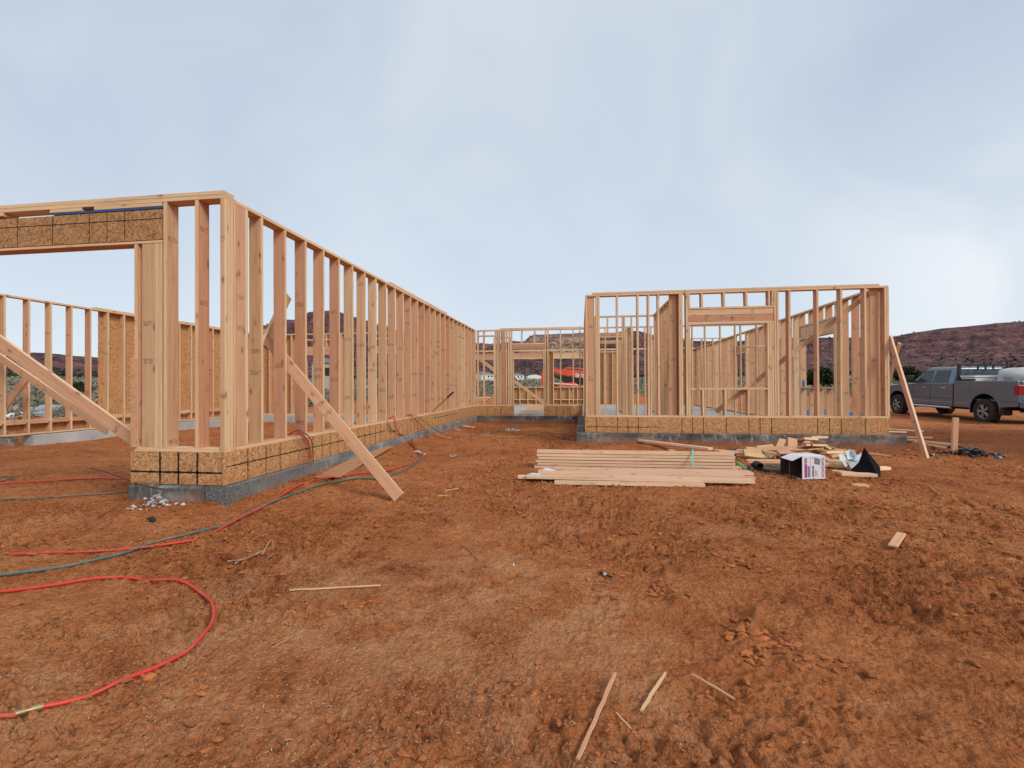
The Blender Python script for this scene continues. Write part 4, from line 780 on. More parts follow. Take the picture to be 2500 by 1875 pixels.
hose('air_hose', [(-30, 1175), (10, 1171), (30, 1165), (28, 1160), (0, 1163), (-40, 1168)], .0085, M_GREY, 'small loop of grey hose at the left edge of the photo')
hose('power_cord', [Vector((X1-.5, 9.1, .2)), Vector((X1-.05, 8.9, .60)), Vector((X1+.04, 9.0, .58)), Vector((X1+.1, 9.3, .42)), (1045, 1053, .12), (1075, 1062, .02), (1110, 1068), (1160, 1069), (1200, 1067)], .007, M_RED, 'red hose draped out of the long wall across the back of the yard', 'hose')
hose('power_cord', [Vector((X1-.5, 9.2, .2)), Vector((X1-.05, 9.05, .60)), Vector((X1+.05, 9.2, .57)), Vector((X1+.15, 9.6, .40)), (1072, 1052, .1), (1105, 1060, .02), (1150, 1064), (1200, 1056), (1228, 1050)], .007, M_TEAL, 'dark green hose draped out of the long wall, upper of the bundle', 'hose')
hose('power_cord', [Vector((X1-.5, 9.15, .2)), Vector((X1-.05, 8.98, .605)), Vector((X1+.045, 9.1, .59)), Vector((X1+.12, 9.5, .42)), (1060, 1055, .1), (1100, 1064, .02), (1180, 1063), (1260, 1066), (1310, 1055), (1350, 1048), (1380, 1051), (1388, 1056), (1360, 1056), (1320, 1050), (1270, 1053), (1235, 1052)], .0065, M_YEL, 'yellow cord making a long flat loop on the dirt at the back of the yard', 'power cord')
hose('power_cord', [Vector((X2-.03, 10.0, .62)), Vector((X2-.12, 10.3, .5)), (1408, 1022, .06), (1396, 1043), (1370, 1035), (1330, 1033), (1290, 1032), (1250, 1028), (1235, 1034), (1226, 1042), (1236, 1046), (1262, 1045), (1262, 1040), (1248, 1036)], .0065, M_ORG, 'orange cord curling from the right wing corner across the back of the yard', 'power cord')
hose('power_cord', [(1188, 1036), (1215, 1035), (1240, 1032), (1258, 1026, .03), Vector((-1.9, Y3-.06, .27)), Vector((-1.5, Y3+.3, .26))], .0065, M_GREY, 'grey cord leading from the doorway threshold into the yard', 'power cord')
hose('power_cord', [(1243, 1045), (1262, 1036), (1278, 1026, .04), Vector((-1.55, Y3-.06, .28)), Vector((-1.2, Y3+.5, .26))], .0065, M_TEAL, 'green cord slanting out of the doorway', 'power cord')
hose('root', [(1340, 1075), (1370, 1071), (1395, 1064), (1408, 1058, .05), (1420, 1054, .1)], .006, M_GREY, 'thin grey cable end beside the corner of the right stem wall', 'cable')

# ------------------------------------------------------------------ litter on the ground
def stick(a, b, w, t, label, m_=None, cat='lath', wob=.002, name='lath'):
    p0, p1 = GS(*a), GS(*b); n = 9; mb = MB()
    off = max(g1(*(p0.lerp(p1, i/12)).xy)-p0.lerp(p1, i/12).z for i in range(13))*.9; p0.z += off; p1.z += off; d = (p1-p0); side = d.cross(Vector((0, 0, 1))).normalized(); vv = []
    for i in range(n):
        q_ = i/(n-1); c = p0+d*q_+side*random.uniform(-wob, wob)*(1 if 0 < i < n-1 else 0); c.z = c.z+t/2+.002; ww = w/2*random.uniform(.75, 1.1)*(1 if i not in (0, n-1) else .75)
        vv += [c-side*ww-Vector((0, 0, t/2)), c+side*ww-Vector((0, 0, t/2)), c+side*ww+Vector((0, 0, t/2)), c-side*ww+Vector((0, 0, t/2))]
    mb.add(vv, [(4*i+j, 4*i+(j+1) % 4, 4*i+4+(j+1) % 4, 4*i+4+j) for i in range(n-1) for j in range(4)]+[(3, 2, 1, 0), (4*n-4, 4*n-3, 4*n-2, 4*n-1)])
    p = (p0+p1)/2; mt = frame(p, d, side); inv = mt.inverted(); mb.v = [tuple(inv @ Vector(v)) for v in mb.v]
    return tag(mb.build(name, m_ or M_SHORT, None, mt), label, cat)
stick((1503, 1657), (1410, 1853), .012, .008, 'long splintered lath pointing at the bottom edge of the photo')
stick((1625, 1650), (1565, 1741), .0095, .007, 'shorter splintered lath right of the long one, tilted the same way')
stick((1690, 1652), (1794, 1713), .006, .005, 'thin splinter of wood, rightmost of the four in the foreground')
stick((1504, 1737), (1552, 1776), .005, .004, 'small thin splinter between the two splintered laths')
stick((707, 1448), (929, 1439), .008, .006, 'thin pale stick lying level on the dirt right of the red hose loop', wob=.003)
stick((1085, 1196), (1120, 1192), .01, .005, 'small pale splinter in the middle of the yard right of the brace foot')
stick((1070, 1210), (1095, 1209), .008, .005, 'tiny pale splinter near the foot of the long brace')
stick((820, 1310), (856, 1338), .006, .005, 'thin bent twig on the dirt below the long brace', M_OLD, 'twig', .01, 'twig')
stick((1340, 1075), (1440, 1087), .02, .006, 'long dirty strip of wood in front of the right stem wall', M_OLD)
stick((1895, 1182), (1945, 1190), .008, .005, 'thin brown stick left of the small blocks under the scrap heap', M_OLD)
stick((2268, 1185), (2298, 1215), .012, .006, 'weathered stick in the dirt right of the scrap heap', M_OLD)
stick((662, 1590), (718, 1553), .005, .004, 'thin brown twig right of the red hose loop', M_OLD, 'twig', .004, 'twig')
stick((1130, 1335), (1170, 1378), .005, .004, 'faint twig in the middle of the foreground', M_OLD, 'twig', .008, 'twig')
# small flat board with knots
p0, p1 = G(2178, 1349), G(2200, 1317); o = lying('board', (2179, 1349), (2201, 1316), .055, .012, 'small flat pale board with dark knots, alone on the dirt at the right', dz=.018, m_=wood('knotty_slat', (1.05, 1.05, 1.02), False, False))
p = G(1465, 1396, .012); q2 = G(1492, 1409, .014); b = MB(); b.cyl(p, q2, .0075, .0075, 8); md_ = (p+q2)/2; dd_ = (q2-p)*.13; b.cyl(md_-dd_, md_+dd_, .0078, .0078, 8, 1); o = b.world('marker_pen', [M_BLACK, M_WHITE]); tag(o, 'black marker pen with a white band lying in the dirt', 'pen')
for a, lab in (((1255, 1380), 'tiny white scrap in the middle foreground'), ((1437, 1416), 'tiny white scrap left of the black pen'), ((1434, 1100), 'white paper scrap left of the askew board'), ((1486, 1107), 'white paper scrap behind the lumber stack'), ((1220, 1082), 'white scrap in the yard near the yellow cord'), ((1210, 1043), 'white scrap by the crossing cords'), ((1325, 1191), 'white speck in front of the lumber row')):
    p = G(*a, .012); s = .011*max(.55, (p-CP).length/5); b = MB(); b.add([(-s, -s*.4, 0), (s*.2, -s*.6, .004), (s, 0, .012), (s*.3, s*.6, .006), (-s*.6, s*.4, .014)], [(0, 1, 2, 3, 4)]); b.add([(-s, -s*.4, -.004), (s*.2, -s*.6, 0), (s, 0, .008), (s*.3, s*.6, .002), (-s*.6, s*.4, .01)], [(4, 3, 2, 1, 0)]); o = b.build('paper_scrap', M_PAPER, None, T(p)@RZ(random.random()*6)); tag(o, lab, 'scrap')
# roots sticking out below the hoses
b = MB()
for pts in ([(555, 1374), (600, 1362), (640, 1345), (662, 1340), (668, 1352), (650, 1368)], [(560, 1370), (590, 1366), (630, 1350), (655, 1343)], [(640, 1355), (662, 1340, .02), (668, 1330, .03)], [(575, 1374), (615, 1360), (645, 1352)]):
    b.tube(catmull([G(q_[0], q_[1], .012+(q_[2] if len(q_) > 2 else 0)) for q_ in pts], 6), lambda t: .006-.004*t, 6)
tag(b.world('dead_root', M_OLD), 'tangle of dead brown roots on the dirt below the foundation corner', 'root')
# foam crumbs heaped by the foundations
def heap(name, cx, cy, n, sp, size, m_, label, cat, hgt=.04):
    c = G(cx, cy); P2 = np.stack([c.x+RNG.randn(n)*sp, c.y+RNG.randn(n)*sp*.45, np.zeros(n)], -1); P2[:, 2] = gh(P2[:, 0], P2[:, 1])+hgt*np.exp(-((P2[:, 0]-c.x)/sp)**2)*RNG.rand(n)
    v, f = blobs(P2-np.array(c), size*RNG.uniform(.5, 1.3, n), .7, .35); o = bulk(name, v, f, m_, False, T(c)); return tag(o, label, cat)
heap('foam_debris', 385, 1232, 46, .075, .017, M_FOAM, 'pale heap of crumbled foam against the front stem wall of the left wing', 'debris', .10); heap('foam_debris', 325, 1245, 14, .05, .013, M_FOAM, 'few foam crumbs left of the crumbled foam heap', 'debris')
heap('foam_debris', 640, 1192, 40, .09, .010, M_FOAM, 'white crumbs beside the honeycombed stem wall near the hoses', 'debris'); heap('foam_debris', 1022, 1107, 16, .07, .02, M_FOAM, 'grey white lumps by the bend of the two hoses', 'debris'); heap('foam_debris', 1105, 1117, 8, .07, .017, M_FOAM, 'small white lumps in the yard right of the hose bend', 'debris')
heap('plastic_debris', 1168, 1032, 30, .2, .04, M_GREY, 'crumpled grey waste in the far inner corner of the yard', 'debris', .08); heap('plastic_debris', 1240, 1051, 14, .14, .03, M_WRAP, 'crumpled wrapping where the cords cross', 'debris', .05); heap('black_debris', 372, 1262, 4, .02, .02, M_BLACK, 'small black lump in the dirt below the front stem wall', 'debris')
heap('plastic_debris', 1115, 1053, 16, .13, .022, M_FOAM, 'pale crumbs by the long foundation near the block', 'debris')
lying('board', (1128, 1040), (1156, 1046), .2, .03, 'short thick block beside the long foundation at the back of the yard')
lying('plank', (1170, 1063), (1195, 1060), .06, .012, 'thin scrap of board near the cords in the yard', m_=M_OLD)
# OSB strip lying along the foundation
p = [G(768, 1160, .03), G(832, 1158, .05), G(960, 1092, .05), G(905, 1096, .04)]; b = MB(); t3 = Vector((0, 0, .011)); b.add([v for v in p]+[v-t3 for v in p], [(0, 1, 2, 3), (7, 6, 5, 4), (0, 4, 5, 1), (1, 5, 6, 2), (2, 6, 7, 3), (3, 7, 4, 0)])
tag(b.world('board_scrap', wood('shadowed_board', (.72, .66, .58), False)), 'flat wooden sheet strip lying against the long foundation under the brace', 'board')  # dark tint paints in the shadow this plank lies in
b = MB(); b.tube([G(222, 1145, .05), G(260, 1152, .06), G(300, 1168, .08), dep(345, 1184, 4.25), dep(400, 1195, 4.2)], .008, 6); tag(b.world('steel_strip', M_RUST), 'rusty steel strip sticking out left from the front stem wall of the left wing', 'steel strip')
# yellow-handled tool in the long wall
p0, p1 = on(1064, 1001, 0, X1+.02), on(1064, 1001, 0, X1+.02); p0 = Vector((X1-.05, p0.y, p0.z-.02)); e_ = dep(1107, 957, (p0-CP).dot(CW)-.5); b = MB(); b.cyl(p0, p0+(e_-p0)*.72, .017, .017, 10, 0); b.cyl(p0+(e_-p0)*.72, e_, .020, .018, 10, 1)
tag(b.world('pry_bar', [M_YP, M_BLACK]), 'yellow tool handle with a black grip leaning out of the long wall', 'tool handle')

# ------------------------------------------------------------------ scrap heap
def flatsheet(name, pxs, th, m_, label, cat, dzs):
    p = [G(a, b, z) for (a, b), z in zip(pxs, dzs)]; n = len(p); b = MB(); d = Vector((0, 0, th)); b.add(p+[v-d for v in p], [tuple(range(n)), tuple(range(2*n-1, n-1, -1))]+[(i, n+i, n+(i+1) % n, (i+1) % n) for i in range(n)])
    return tag(b.world(name, m_), label, cat)
flatsheet('board_scrap', [(1733, 1096), (1757, 1107), (1790, 1106), (1832, 1107), (1812, 1101), (1770, 1097)], .012, M_SHORT, 'ragged strand board scrap poking out left of the scrap heap', 'board', [.06]*6)
flatsheet('black_sheet', [(1770, 1098), (1800, 1101), (1990, 1100), (1985, 1090), (1870, 1091)], .006, M_TARP, 'black sheet spread under the scrap heap', 'sheet', [.05, .04, .06, .10, .09])
flatsheet('board_scrap', [(1796, 1098), (1800, 1101), (1945, 1099), (2010, 1094), (2012, 1089), (1872, 1090)], .012, M_SHORT, 'long thin panel on top at the back of the scrap heap', 'board', [.11, .11, .14, .17, .19, .15])
flatsheet('green_scrap', [(2005, 1093), (2030, 1096), (2045, 1094), (2030, 1089), (2008, 1087)], .015, M_GREEN, 'green and yellow scrap behind the scrap heap', 'scrap', [.12]*5)
b = MB(); b.cyl(G(1802, 1134, .045), G(1829, 1143, .04), .04, .04, 14, 0); b.cyl(G(1829, 1143, .04), G(1832, 1144, .04), .043, .043, 14, 1); tag(b.world('wrapped_roll', [M_GREEN, M_BLACK]), 'green wrapped cardboard roll at the left of the scrap heap', 'roll')
b = MB(); b.cyl(G(1847, 1136, .06), G(1856, 1133, .08), .045, .045, 14, 0, False); b.cyl(G(1838, 1140, .04), G(1847, 1136, .06), .03, .045, 14, 0); tag(b.world('black_pipe', M_BLACK), 'short black pipe end beside the green roll', 'pipe')
flatsheet('black_sheet', [(1835, 1142), (1900, 1152), (1925, 1156), (1915, 1146), (1935, 1138), (1870, 1134)], .006, M_TARP, 'crumpled black sheet left of the open box', 'sheet', [.03, .02, .02, .05, .06, .05])
def blk(px, py, ln, w, t, yaw, pitch, roll, dz, label=None, m_=None):
    p = G(px, py); p.z = g1(p.x, p.y)+dz; me = bmesh_board(ln, w, t); mm = m_ or M_SHORT
    if me.materials and me.materials[0] != mm: me = me.copy(); me.materials.clear()
    o = link('wood_offcut', me, T(p)@RZ(yaw)@Matrix.Rotation(pitch, 4, 'Y')@Matrix.Rotation(roll, 4, 'X'), None, mm)
    return tag(o, label or 'short sawn offcut jumbled in the scrap heap behind the open box', 'offcut', 'wood offcuts of the scrap heap')
for px, py, ln, w, t, ya, pi_, ro, dz in ((1845, 1112, .3, .14, .04, .3, .1, .5, .08), (1870, 1112, .26, .14, .04, .1, -.1, .9, .10), (1905, 1108, .30, .1, .04, .9, -.6, .2, .14), (1935, 1107, .3, .14, .04, 1.2, -.5, .2, .16), (1918, 1115, .22, .09, .04, -.6, .2, .2, .12), (1893, 1118, .35, .09, .04, -.3, .2, .1, .07), (1962, 1108, .34, .3, .04, .5, .1, -.25, .24), (1995, 1103, .30, .14, .04, .2, 0, -.2, .24), (1978, 1118, .4, .28, .03, .35, .05, -.35, .17), (2010, 1113, .3, .14, .04, .8, .3, -.1, .15), (2018, 1121, .25, .14, .04, .9, .3, .2, .12), (2030, 1128, .28, .14, .04, .3, 0, -.3, .13), (2047, 1128, .32, .09, .04, .35, -.15, .1, .12), (2055, 1139, .36, .14, .04, -.25, 0, .1, .06), (2025, 1146, .6, .09, .04, -.2, .05, .1, .04), (1868, 1138, .5, .09, .04, .05, 0, .1, .06), (1925, 1128, .3, .14, .04, .2, .1, .4, .12), (1880, 1127, .25, .09, .04, .9, .2, .3, .08), (1855, 1123, .4, .09, .04, -.3, .1, .7, .05), (1838, 1117, .28, .14, .04, .1, 0, 1.1, .07), (1915, 1123, .22, .09, .04, .4, -.2, .5, .10), (2042, 1109, .3, .1, .04, -.2, .1, 0, .08), (1950, 1120, .3, .14, .04, -.5, .2, .3, .10), (2000, 1130, .3, .14, .04, .1, .1, .3, .06), (1990, 1140, .3, .09, .04, -.3, 0, .2, .04), (1968, 1112, .2, .09, .04, 1.4, .4, 0, .2)):
    side = 'left' if px < 1880 else ('middle' if px < 1975 else 'right'); hgt_ = 'top' if dz > .13 else ('side' if dz > .08 else 'foot')
    look = 'broad square' if w > .2 else ('long' if ln > .45 else ('narrow' if w < .12 else 'wide short'))
    blk(px, py, ln, w, t, ya, pi_, ro, dz, look+' sawn offcut at the '+side+' '+hgt_+' of the scrap heap')
blk(2095, 1166, .40, .09, .04, -.08, 0, .05, .025, 'pale clean offcut, frontmost of the pair below the scrap heap', M_PALE); blk(2093, 1183, .2, .09, .03, -.05, 0, 0, .004, 'pinkish offcut half sunk in the dirt below the pale clean one'); blk(2055, 1159, .2, .09, .04, -.8, 0, 0, .02, 'small offcut lying just right of the open box foot'); blk(2087, 1159, .3, .14, .035, .3, 0, 0, .018, 'flat offcut between the black bag and the pale clean one'); blk(2154, 1148, .2, .09, .04, .45, 0, 0, .025, 'lone small offcut right of the black bag', M_PALE); blk(1928, 1146, .14, .09, .04, .5, .2, 0, .03, 'small offcut tucked beside the left of the open box')
blk(1815, 1117, .2, .09, .02, -.5, 0, .1, .03, 'greyish offcut with a white end left of the scrap heap', M_OLD)
# open carton lying on its side
fl = G(1959, 1173); fr_ = G(2016, 1170); ex_ = (fr_-fl); ex_.z = 0; bw = ex_.length*.98; ex_.normalize(); ey_ = Vector((-ex_.y, ex_.x, 0)); BM = frame(fl+Vector((0, 0, .01)), ex_, ey_)
hh_ = .285; dp = .24
root = empty('carton', BM, 'white printed carton lying open on its side in front of the scrap heap', 'box')
b = MB(); tk = .004
b.box(0, bw, 0, tk, 0, hh_); b.box(0, bw, dp, dp+tk, 0, hh_); b.box(bw-tk, bw, tk, dp, 0, hh_); b.box(0, bw-tk, tk, dp, hh_-tk, hh_); b.box(0, bw-tk, tk, dp, 0, tk)
b.build('shell', M_PAPER, root, BM)
b = MB(); b.box(.004, bw-.01, tk+.001, tk+.003, .006, hh_-.006); b.box(.004, bw-.01, dp-.003, dp-.001, .006, hh_-.006); b.box(.004, bw-.01, tk+.004, dp-.004, .005, .007); b.box(.004, bw-.01, tk+.004, dp-.004, hh_-.008, hh_-.006); b.box(bw-.012, bw-.010, tk+.004, dp-.004, .008, hh_-.008); b.build('lining', M_CARD, root, BM)
b = MB(); b.add([(0, 0, hh_), (0, dp, hh_), (-.13, dp*.95, hh_-.045), (-.11, .03, hh_-.06)], [(0, 1, 2, 3)]); b.add([(0, 0, hh_-.003), (0, dp, hh_-.003), (-.13, dp*.95, hh_-.048), (-.11, .03, hh_-.063)], [(3, 2, 1, 0)]); b.build('flap', M_PAPER, root, BM)
b = MB(); b.add([(0, dp, 0), (0, dp, hh_), (-.10, dp+.03, hh_-.01), (-.10, dp+.03, .01)], [(0, 1, 2, 3), (3, 2, 1, 0)]); b.add([(0, dp+.003, 0), (0, dp+.003, hh_), (-.10, dp+.033, hh_-.01), (-.10, dp+.033, .01)], [(0, 1, 2, 3)]); b.build('flap', M_CARD, root, BM)
b = MB(); b.add([(0, 0, 0), (0, dp, 0), (-.12, dp, -.02), (-.12, 0, -.015)], [(0, 1, 2, 3), (3, 2, 1, 0)]); b.build('flap', M_CARD, root, BM)
def fy(x0, x1, z0, z1, mi, d=-.0015): return [(x0, d, z0), (x1, d, z0), (x1, d, z1), (x0, d, z1)]
b = MB(); u_ = bw/.30
for (x0, x1, z0, z1, mi, d) in ((.028, .105, .02, .262, 3, -.0012), (.031, .102, .023, .259, 4, -.0016), (.033, .062, .025, .185, 0, -.002), (.033, .062, .192, .255, 1, -.002), (.068, .099, .028, .16, 2, -.002), (.068, .099, .17, .25, 4, -.002), (.126, .142, .255, .265, 3, -.002)):
    b.add(fy(x0*u_, x1*u_, z0, z1, mi, d), [(0, 1, 2, 3)], mi)
b.add([(.158*u_, -.002, .19), (.230*u_, -.002, .175), (.232*u_, -.002, .245), (.160*u_, -.002, .265)], [(0, 1, 2, 3)], 3); b.add([(.162*u_, -.0025, .196), (.226*u_, -.0025, .182), (.228*u_, -.0025, .240), (.164*u_, -.0025, .257)], [(0, 1, 2, 3)], 2)
for k in range(4):
    vv = []
    for i in range(28): zz = .02+i*.009; xx = (.252+.010*k)*u_+.004*math.sin(i*.75+k); vv += [(xx, -.002, zz), (xx+.0035, -.002, zz)]
    b.add(vv, [(2*i, 2*i+1, 2*i+3, 2*i+2) for i in range(27)], 1)
b.build('printing', [M_MAG, simple('pink_print', (.48, .16, .28), .7), M_GPR, M_DK, M_PAPER], root, BM)
def text(s, size, mt, m_, name, parent, bold=.0):
    cu = bpy.data.curves.new('t', 'FONT'); cu.body = s; cu.size = size; cu.offset = bold; tmp = bpy.data.objects.new('t', cu); COL.objects.link(tmp); dg = bpy.context.evaluated_depsgraph_get(); me = bpy.data.meshes.new_from_object(tmp.evaluated_get(dg)); bpy.data.objects.remove(tmp); me.materials.clear(); return link(name, me, mt, parent, m_)
def side_text(s, size, x, z, m_, bold=.001, name='lettering'):   # reads bottom to top on the front face
    mt = BM@Matrix(((0, -1, 0, x), (0, 0, -1, -.003), (1, 0, 0, z), (0, 0, 0, 1))); return text(s, size, mt, m_, name, root, bold)
side_text('MAGNUM', .030, .150*u_, .028, M_DK, .0012); side_text('5" SQUARE', .016, .178*u_, .03, M_MAG, .0005); side_text('Round Drain', .014, .197*u_, .03, M_MAG, .0004)
# black bag with wrapping
def crumple(name, px, py, sx, sy, sz, m_, label, cat, seed, dz=0, n=22, cone=False):
    c = G(px, py); r = np.random.RandomState(seed); vv = []; 
    for i in range(n+1):
        for j in range(n):
            th, ph = j/n*2*PI, i/n*PI*.5; rr = 1+.22*math.sin(th*3+seed)+.18*math.sin(th*7+ph*5+seed*2)+r.uniform(-.1, .1)
            k = math.cos(ph)**(1.0 if cone else .6); vv.append((sx*k*rr*math.cos(th), sy*k*rr*math.sin(th), sz*(math.sin(ph)*(1+.15*math.sin(th*5)))+r.uniform(-.012, .012)+dz))
    f = [(i*n+j, i*n+(j+1) % n, (i+1)*n+(j+1) % n, (i+1)*n+j) for i in range(n) for j in range(n)]
    o = MB().add(vv, f, 0, False).build(name, m_, None, T(c)); return tag(o, label, cat)
c = G(2112, 1160); b = MB()
b.add([c+Vector((v[0]*.66+.03, v[1], v[2])) for v in ((-.10, 0, 0), (.22, -.02, .03), (.02, .10, .36), (-.06, .12, .16), (.16, .14, .10), (-.20, .15, .05), (.10, -.12, -.01), (.26, .05, .12))], [(0, 6, 3), (6, 2, 3), (6, 1, 2), (1, 7, 2), (7, 4, 2), (2, 4, 3), (3, 5, 0), (5, 3, 4), (0, 5, 6)])
o = b.world('felt_sheet', M_BLK2); tag(o, 'black folded sheet standing as a peak at the right of the scrap heap', 'sheet'); o.modifiers.new('t', 'SOLIDIFY').thickness = .004
def ribbon(pts, w, name, m_, label, cat, twist=.0):
    c = catmull(pts, 6); vv = []
    for i, p in enumerate(c):
        d = (c[min(i+1, len(c)-1)]-c[max(0, i-1)]).normalized(); a = Matrix.Rotation(twist*i, 3, d)@d.cross(Vector((0, -.5, 1))).normalized(); ww = w(i/(len(c)-1)) if callable(w) else w; vv += [p-a*ww/2, p+a*ww/2]
    b = MB(); b.add(vv, [(2*i, 2*i+1, 2*i+3, 2*i+2) for i in range(len(c)-1)]); o = b.world(name, m_); o.modifiers.new('t', 'SOLIDIFY').thickness = .003; return tag(o, label, cat)
zb = lambda px, py, d=0: dep(px, py, (G(2090, 1150)-CP).dot(CW)+d)
b = MB()
def fold(pts, mb): 
    mb.add([zb(*q_) for q_ in pts], [tuple(range(len(pts)))])
for pts in ([(2048, 1110, .1), (2060, 1108, .15), (2066, 1122, .05), (2058, 1130, 0), (2050, 1124, .05)], [(2064, 1103, .12), (2076, 1097, .2), (2084, 1108, .15), (2080, 1125, .05), (2070, 1128, .05)], [(2076, 1097, .2), (2086, 1099, .1), (2090, 1112, .05), (2084, 1116, .1)], [(2090, 1112, .1), (2108, 1106, .08), (2100, 1128, 0), (2094, 1150, -.03), (2082, 1154, 0), (2074, 1140, .03)], [(2066, 1122, .04), (2080, 1120, .0), (2092, 1128, .02), (2076, 1140, .02)], [(2058, 1130, 0), (2064, 1140, -.01), (2070, 1137, .04), (2062, 1124, .05)]): fold(pts, b)
o = b.world('wrap_sheet', M_WRAP); tag(o, 'crumpled pale blue wrapping sheet beside the black folded sheet', 'wrapping'); o.modifiers.new('t', 'SOLIDIFY').thickness = .006
hose('strap', [zb(2082, 1115, 0), zb(2094, 1128, -.06), zb(2100, 1142, -.1), zb(2112, 1160, -.14), (2128, 1173), (2144, 1179)], .004, M_STRAP, 'thin teal strap curling over the black folded sheet', 'strap', 8, None, False)
hose('strap', [zb(2098, 1106, .15), zb(2120, 1106, .1), zb(2150, 1110, .1), zb(2173, 1113, .05)], .004, M_WRAP, 'pale strap pointing right from the wrapping sheet', 'strap', 8, None, False)
ribbon([G(1981, 1092, .1), G(1982, 1088, .22), G(1981, 1080, .30), G(1980, 1075, .36)], lambda t: .05-.03*t, 'plastic_strip', M_PAPER, 'white strip standing up behind the scrap heap', 'plastic strip')
ribbon([G(1316, 1150, .05), G(1324, 1146, .10), G(1338, 1148, .12), G(1352, 1152, .09)], .07, 'plastic_wrapper', M_WRAP, 'printed clear plastic wrapper at the left end of the lumber rows', 'wrapper')
b = MB(); b.box(-.06, .06, -.03, .03, 0, .03); o = b.build('packet', M_WHITE, None, T(G(1307, 1164, .1))); tag(o, 'small white packet resting at the left end of the front lumber row', 'packet')
heap('black_debris', 2368, 1102, 70, .24, .04, M_TARP, 'crumpled black sheeting heap right of the stake', 'debris', .14)
crumple('blue_scrap', 2215, 1071, .06, .05, .05, M_BLUE, 'small blue scrap near the short weathered stick', 'scrap', 3)

# ------------------------------------------------------------------ things inside the house
def cylthing(name, p, prof, m_, label, cat, n=14):
    mb = MB(); vv = [(r*math.cos(2*PI*i/n), r*math.sin(2*PI*i/n), z) for r, z in prof for i in range(n)]; k = len(prof)
    mb.add(vv, [(j*n+i, j*n+(i+1) % n, (j+1)*n+(i+1) % n, (j+1)*n+i) for j in range(k-1) for i in range(n)]+[tuple(range(n-1, -1, -1)), tuple(range((k-1)*n, k*n))], 0, True); return tag(mb.build(name, m_, None, T(p)), label, cat)
p = on(1961, 944, 0, X3-.07); cylthing('water_bottle', Vector((X3-.07, p.y, 1.11)), [(.036, 0), (.038, .02), (.038, .14), (.03, .17), (.014, .195), (.014, .21), (.018, .211), (.018, .235)], M_BLUE, 'blue water bottle standing on the side window sill of the right wing', 'bottle')
p = on(1787, 1000, 2, ZC); cylthing('red_cup', p, [(.05, 0), (.07, .14), (.075, .145)], M_RED, 'red cup on the slab behind the window opening of the right wing', 'cup')
# lumber heap on the slab beyond the doorway
for i in range(16):
    px = 1262+((i*37) % 50); py = 994+((i*13) % 18)*.9; p = on(px, py, 2, ZC+.03+.018*(i % 4)); a = random.uniform(-.5, .1)
    p.x = -1.62+(i % 5-2)*.09; p.y = Y3+.7+i*.42; ll_ = .34+.03*i; thing_board('board', p-Vector((math.cos(a), math.sin(a), 0))*ll_, p+Vector((math.cos(a), math.sin(a), 0))*ll_*1.1, (-math.sin(a), math.cos(a), 0), .09, .03, 'loose pale board in the heap on the slab beyond the doorway', 'board', 'loose boards beyond the doorway', M_PALE)
for i in range(4):
    p = on(1184, 985-i*5, 2, .05+i*.07); b = MB(); b.box(-1.2, 1.2, -.6, .6, 0, .05+.02*(i % 2)); tag(b.build('panel_stack', M_SHORT if i % 2 else M_OLD, None, T(Vector((-8.4+.05*i, 37, .02+i*.085)))@RZ(.05*i)), ('bottom', 'second', 'third', 'top')[i]+' bundle of the panel stack lying behind the house', 'panel bundle', 'panel bundles behind the house')
thing_board('brace_board', on(1248, 925, 1, 21.5), on(1336, 990, 1, 21.5), (0, 0, 1), .14, TT, 'brace slanting down to the right, seen through the doorway of the middle wall', 'brace')
thing_board('brace_board', on(1160, 868, 1, 19), on(1212, 908, 1, 19), (0, 0, 1), .14, TT, 'brace slanting down to the right in the bay left of the doorway', 'brace')
# blue-white wrapped bundles outside the right wall
for i, (px, zd, ln) in enumerate(((1985, 17.5, 1.0), (2072, 15.5, .5), (2100, 15.2, .3))):
    p = dep(px, 1000, zd); gz_ = g1(p.x, p.y); b = MB(); b.box(-ln/2, ln/2, -.25, .25, 0, .16, 1); b.box(-ln/2-.01, ln/2+.01, -.26, .26, .165, .38, 0)
    tag(b.build('wrapped_bundle', [M_BLUE, M_WHITE], None, T(p.x, p.y, gz_)@RZ(.2)), ('longest blue and white wrapped bundle outside the right side wall', 'middle sized blue wrapped bundle seen between the right corner studs', 'smallest blue wrapped bundle seen beside the right corner post')[i], 'bundle')
# grey tarp and pipe beyond the far left wall
crumple('tarp_mound', 125, 1016, 1.5, .7, .42, simple('grey_tarp', (.30, .33, .36), .5, .4, .15, 3), 'grey tarp covered mound beyond the far left wall', 'tarp', 5)
b = MB(); b.cyl(dep(-40, 1022, 17), dep(72, 1011, 17.5), .11, .11, 12); tag(b.world('white_pipe', M_WHITE), 'pale pipe lying beyond the far left wall at the photo edge', 'pipe')
# distant buildings
def shed(px, py, zd, w, d_, h_, m_, roofm, label, dome=False):
    p = dep(px, py, zd); z = p.z; root = empty('distant_house', T(p.x, p.y, z)@RZ(.3), label, 'house'); mt = WM[root.name]
    b = MB(); b.box(-w/2, w/2, -d_/2, d_/2, -2, h_); b.build('wall', m_, root, mt)
    b = MB()
    if dome:
        n = 12; b.prism([(w/2*1.02*math.cos(PI*i/n), h_*.2+h_*1.2*math.sin(PI*i/n)) for i in range(n+1)], -d_/2-.1, d_/2+.1)
    else: b.prism([(-w/2-.4, h_), (w/2+.4, h_), (0, h_+w*.16)], -d_/2-.4, d_/2+.4)
    b.build('roof', roofm, root, mt)
    for k in (-.28, .05, .3):
        b = MB(); b.box(k*w-.5, k*w+.5, -d_/2-.04, -d_/2+.01, h_*.35, h_*.75); b.build('window', M_BLACK, root, mt)
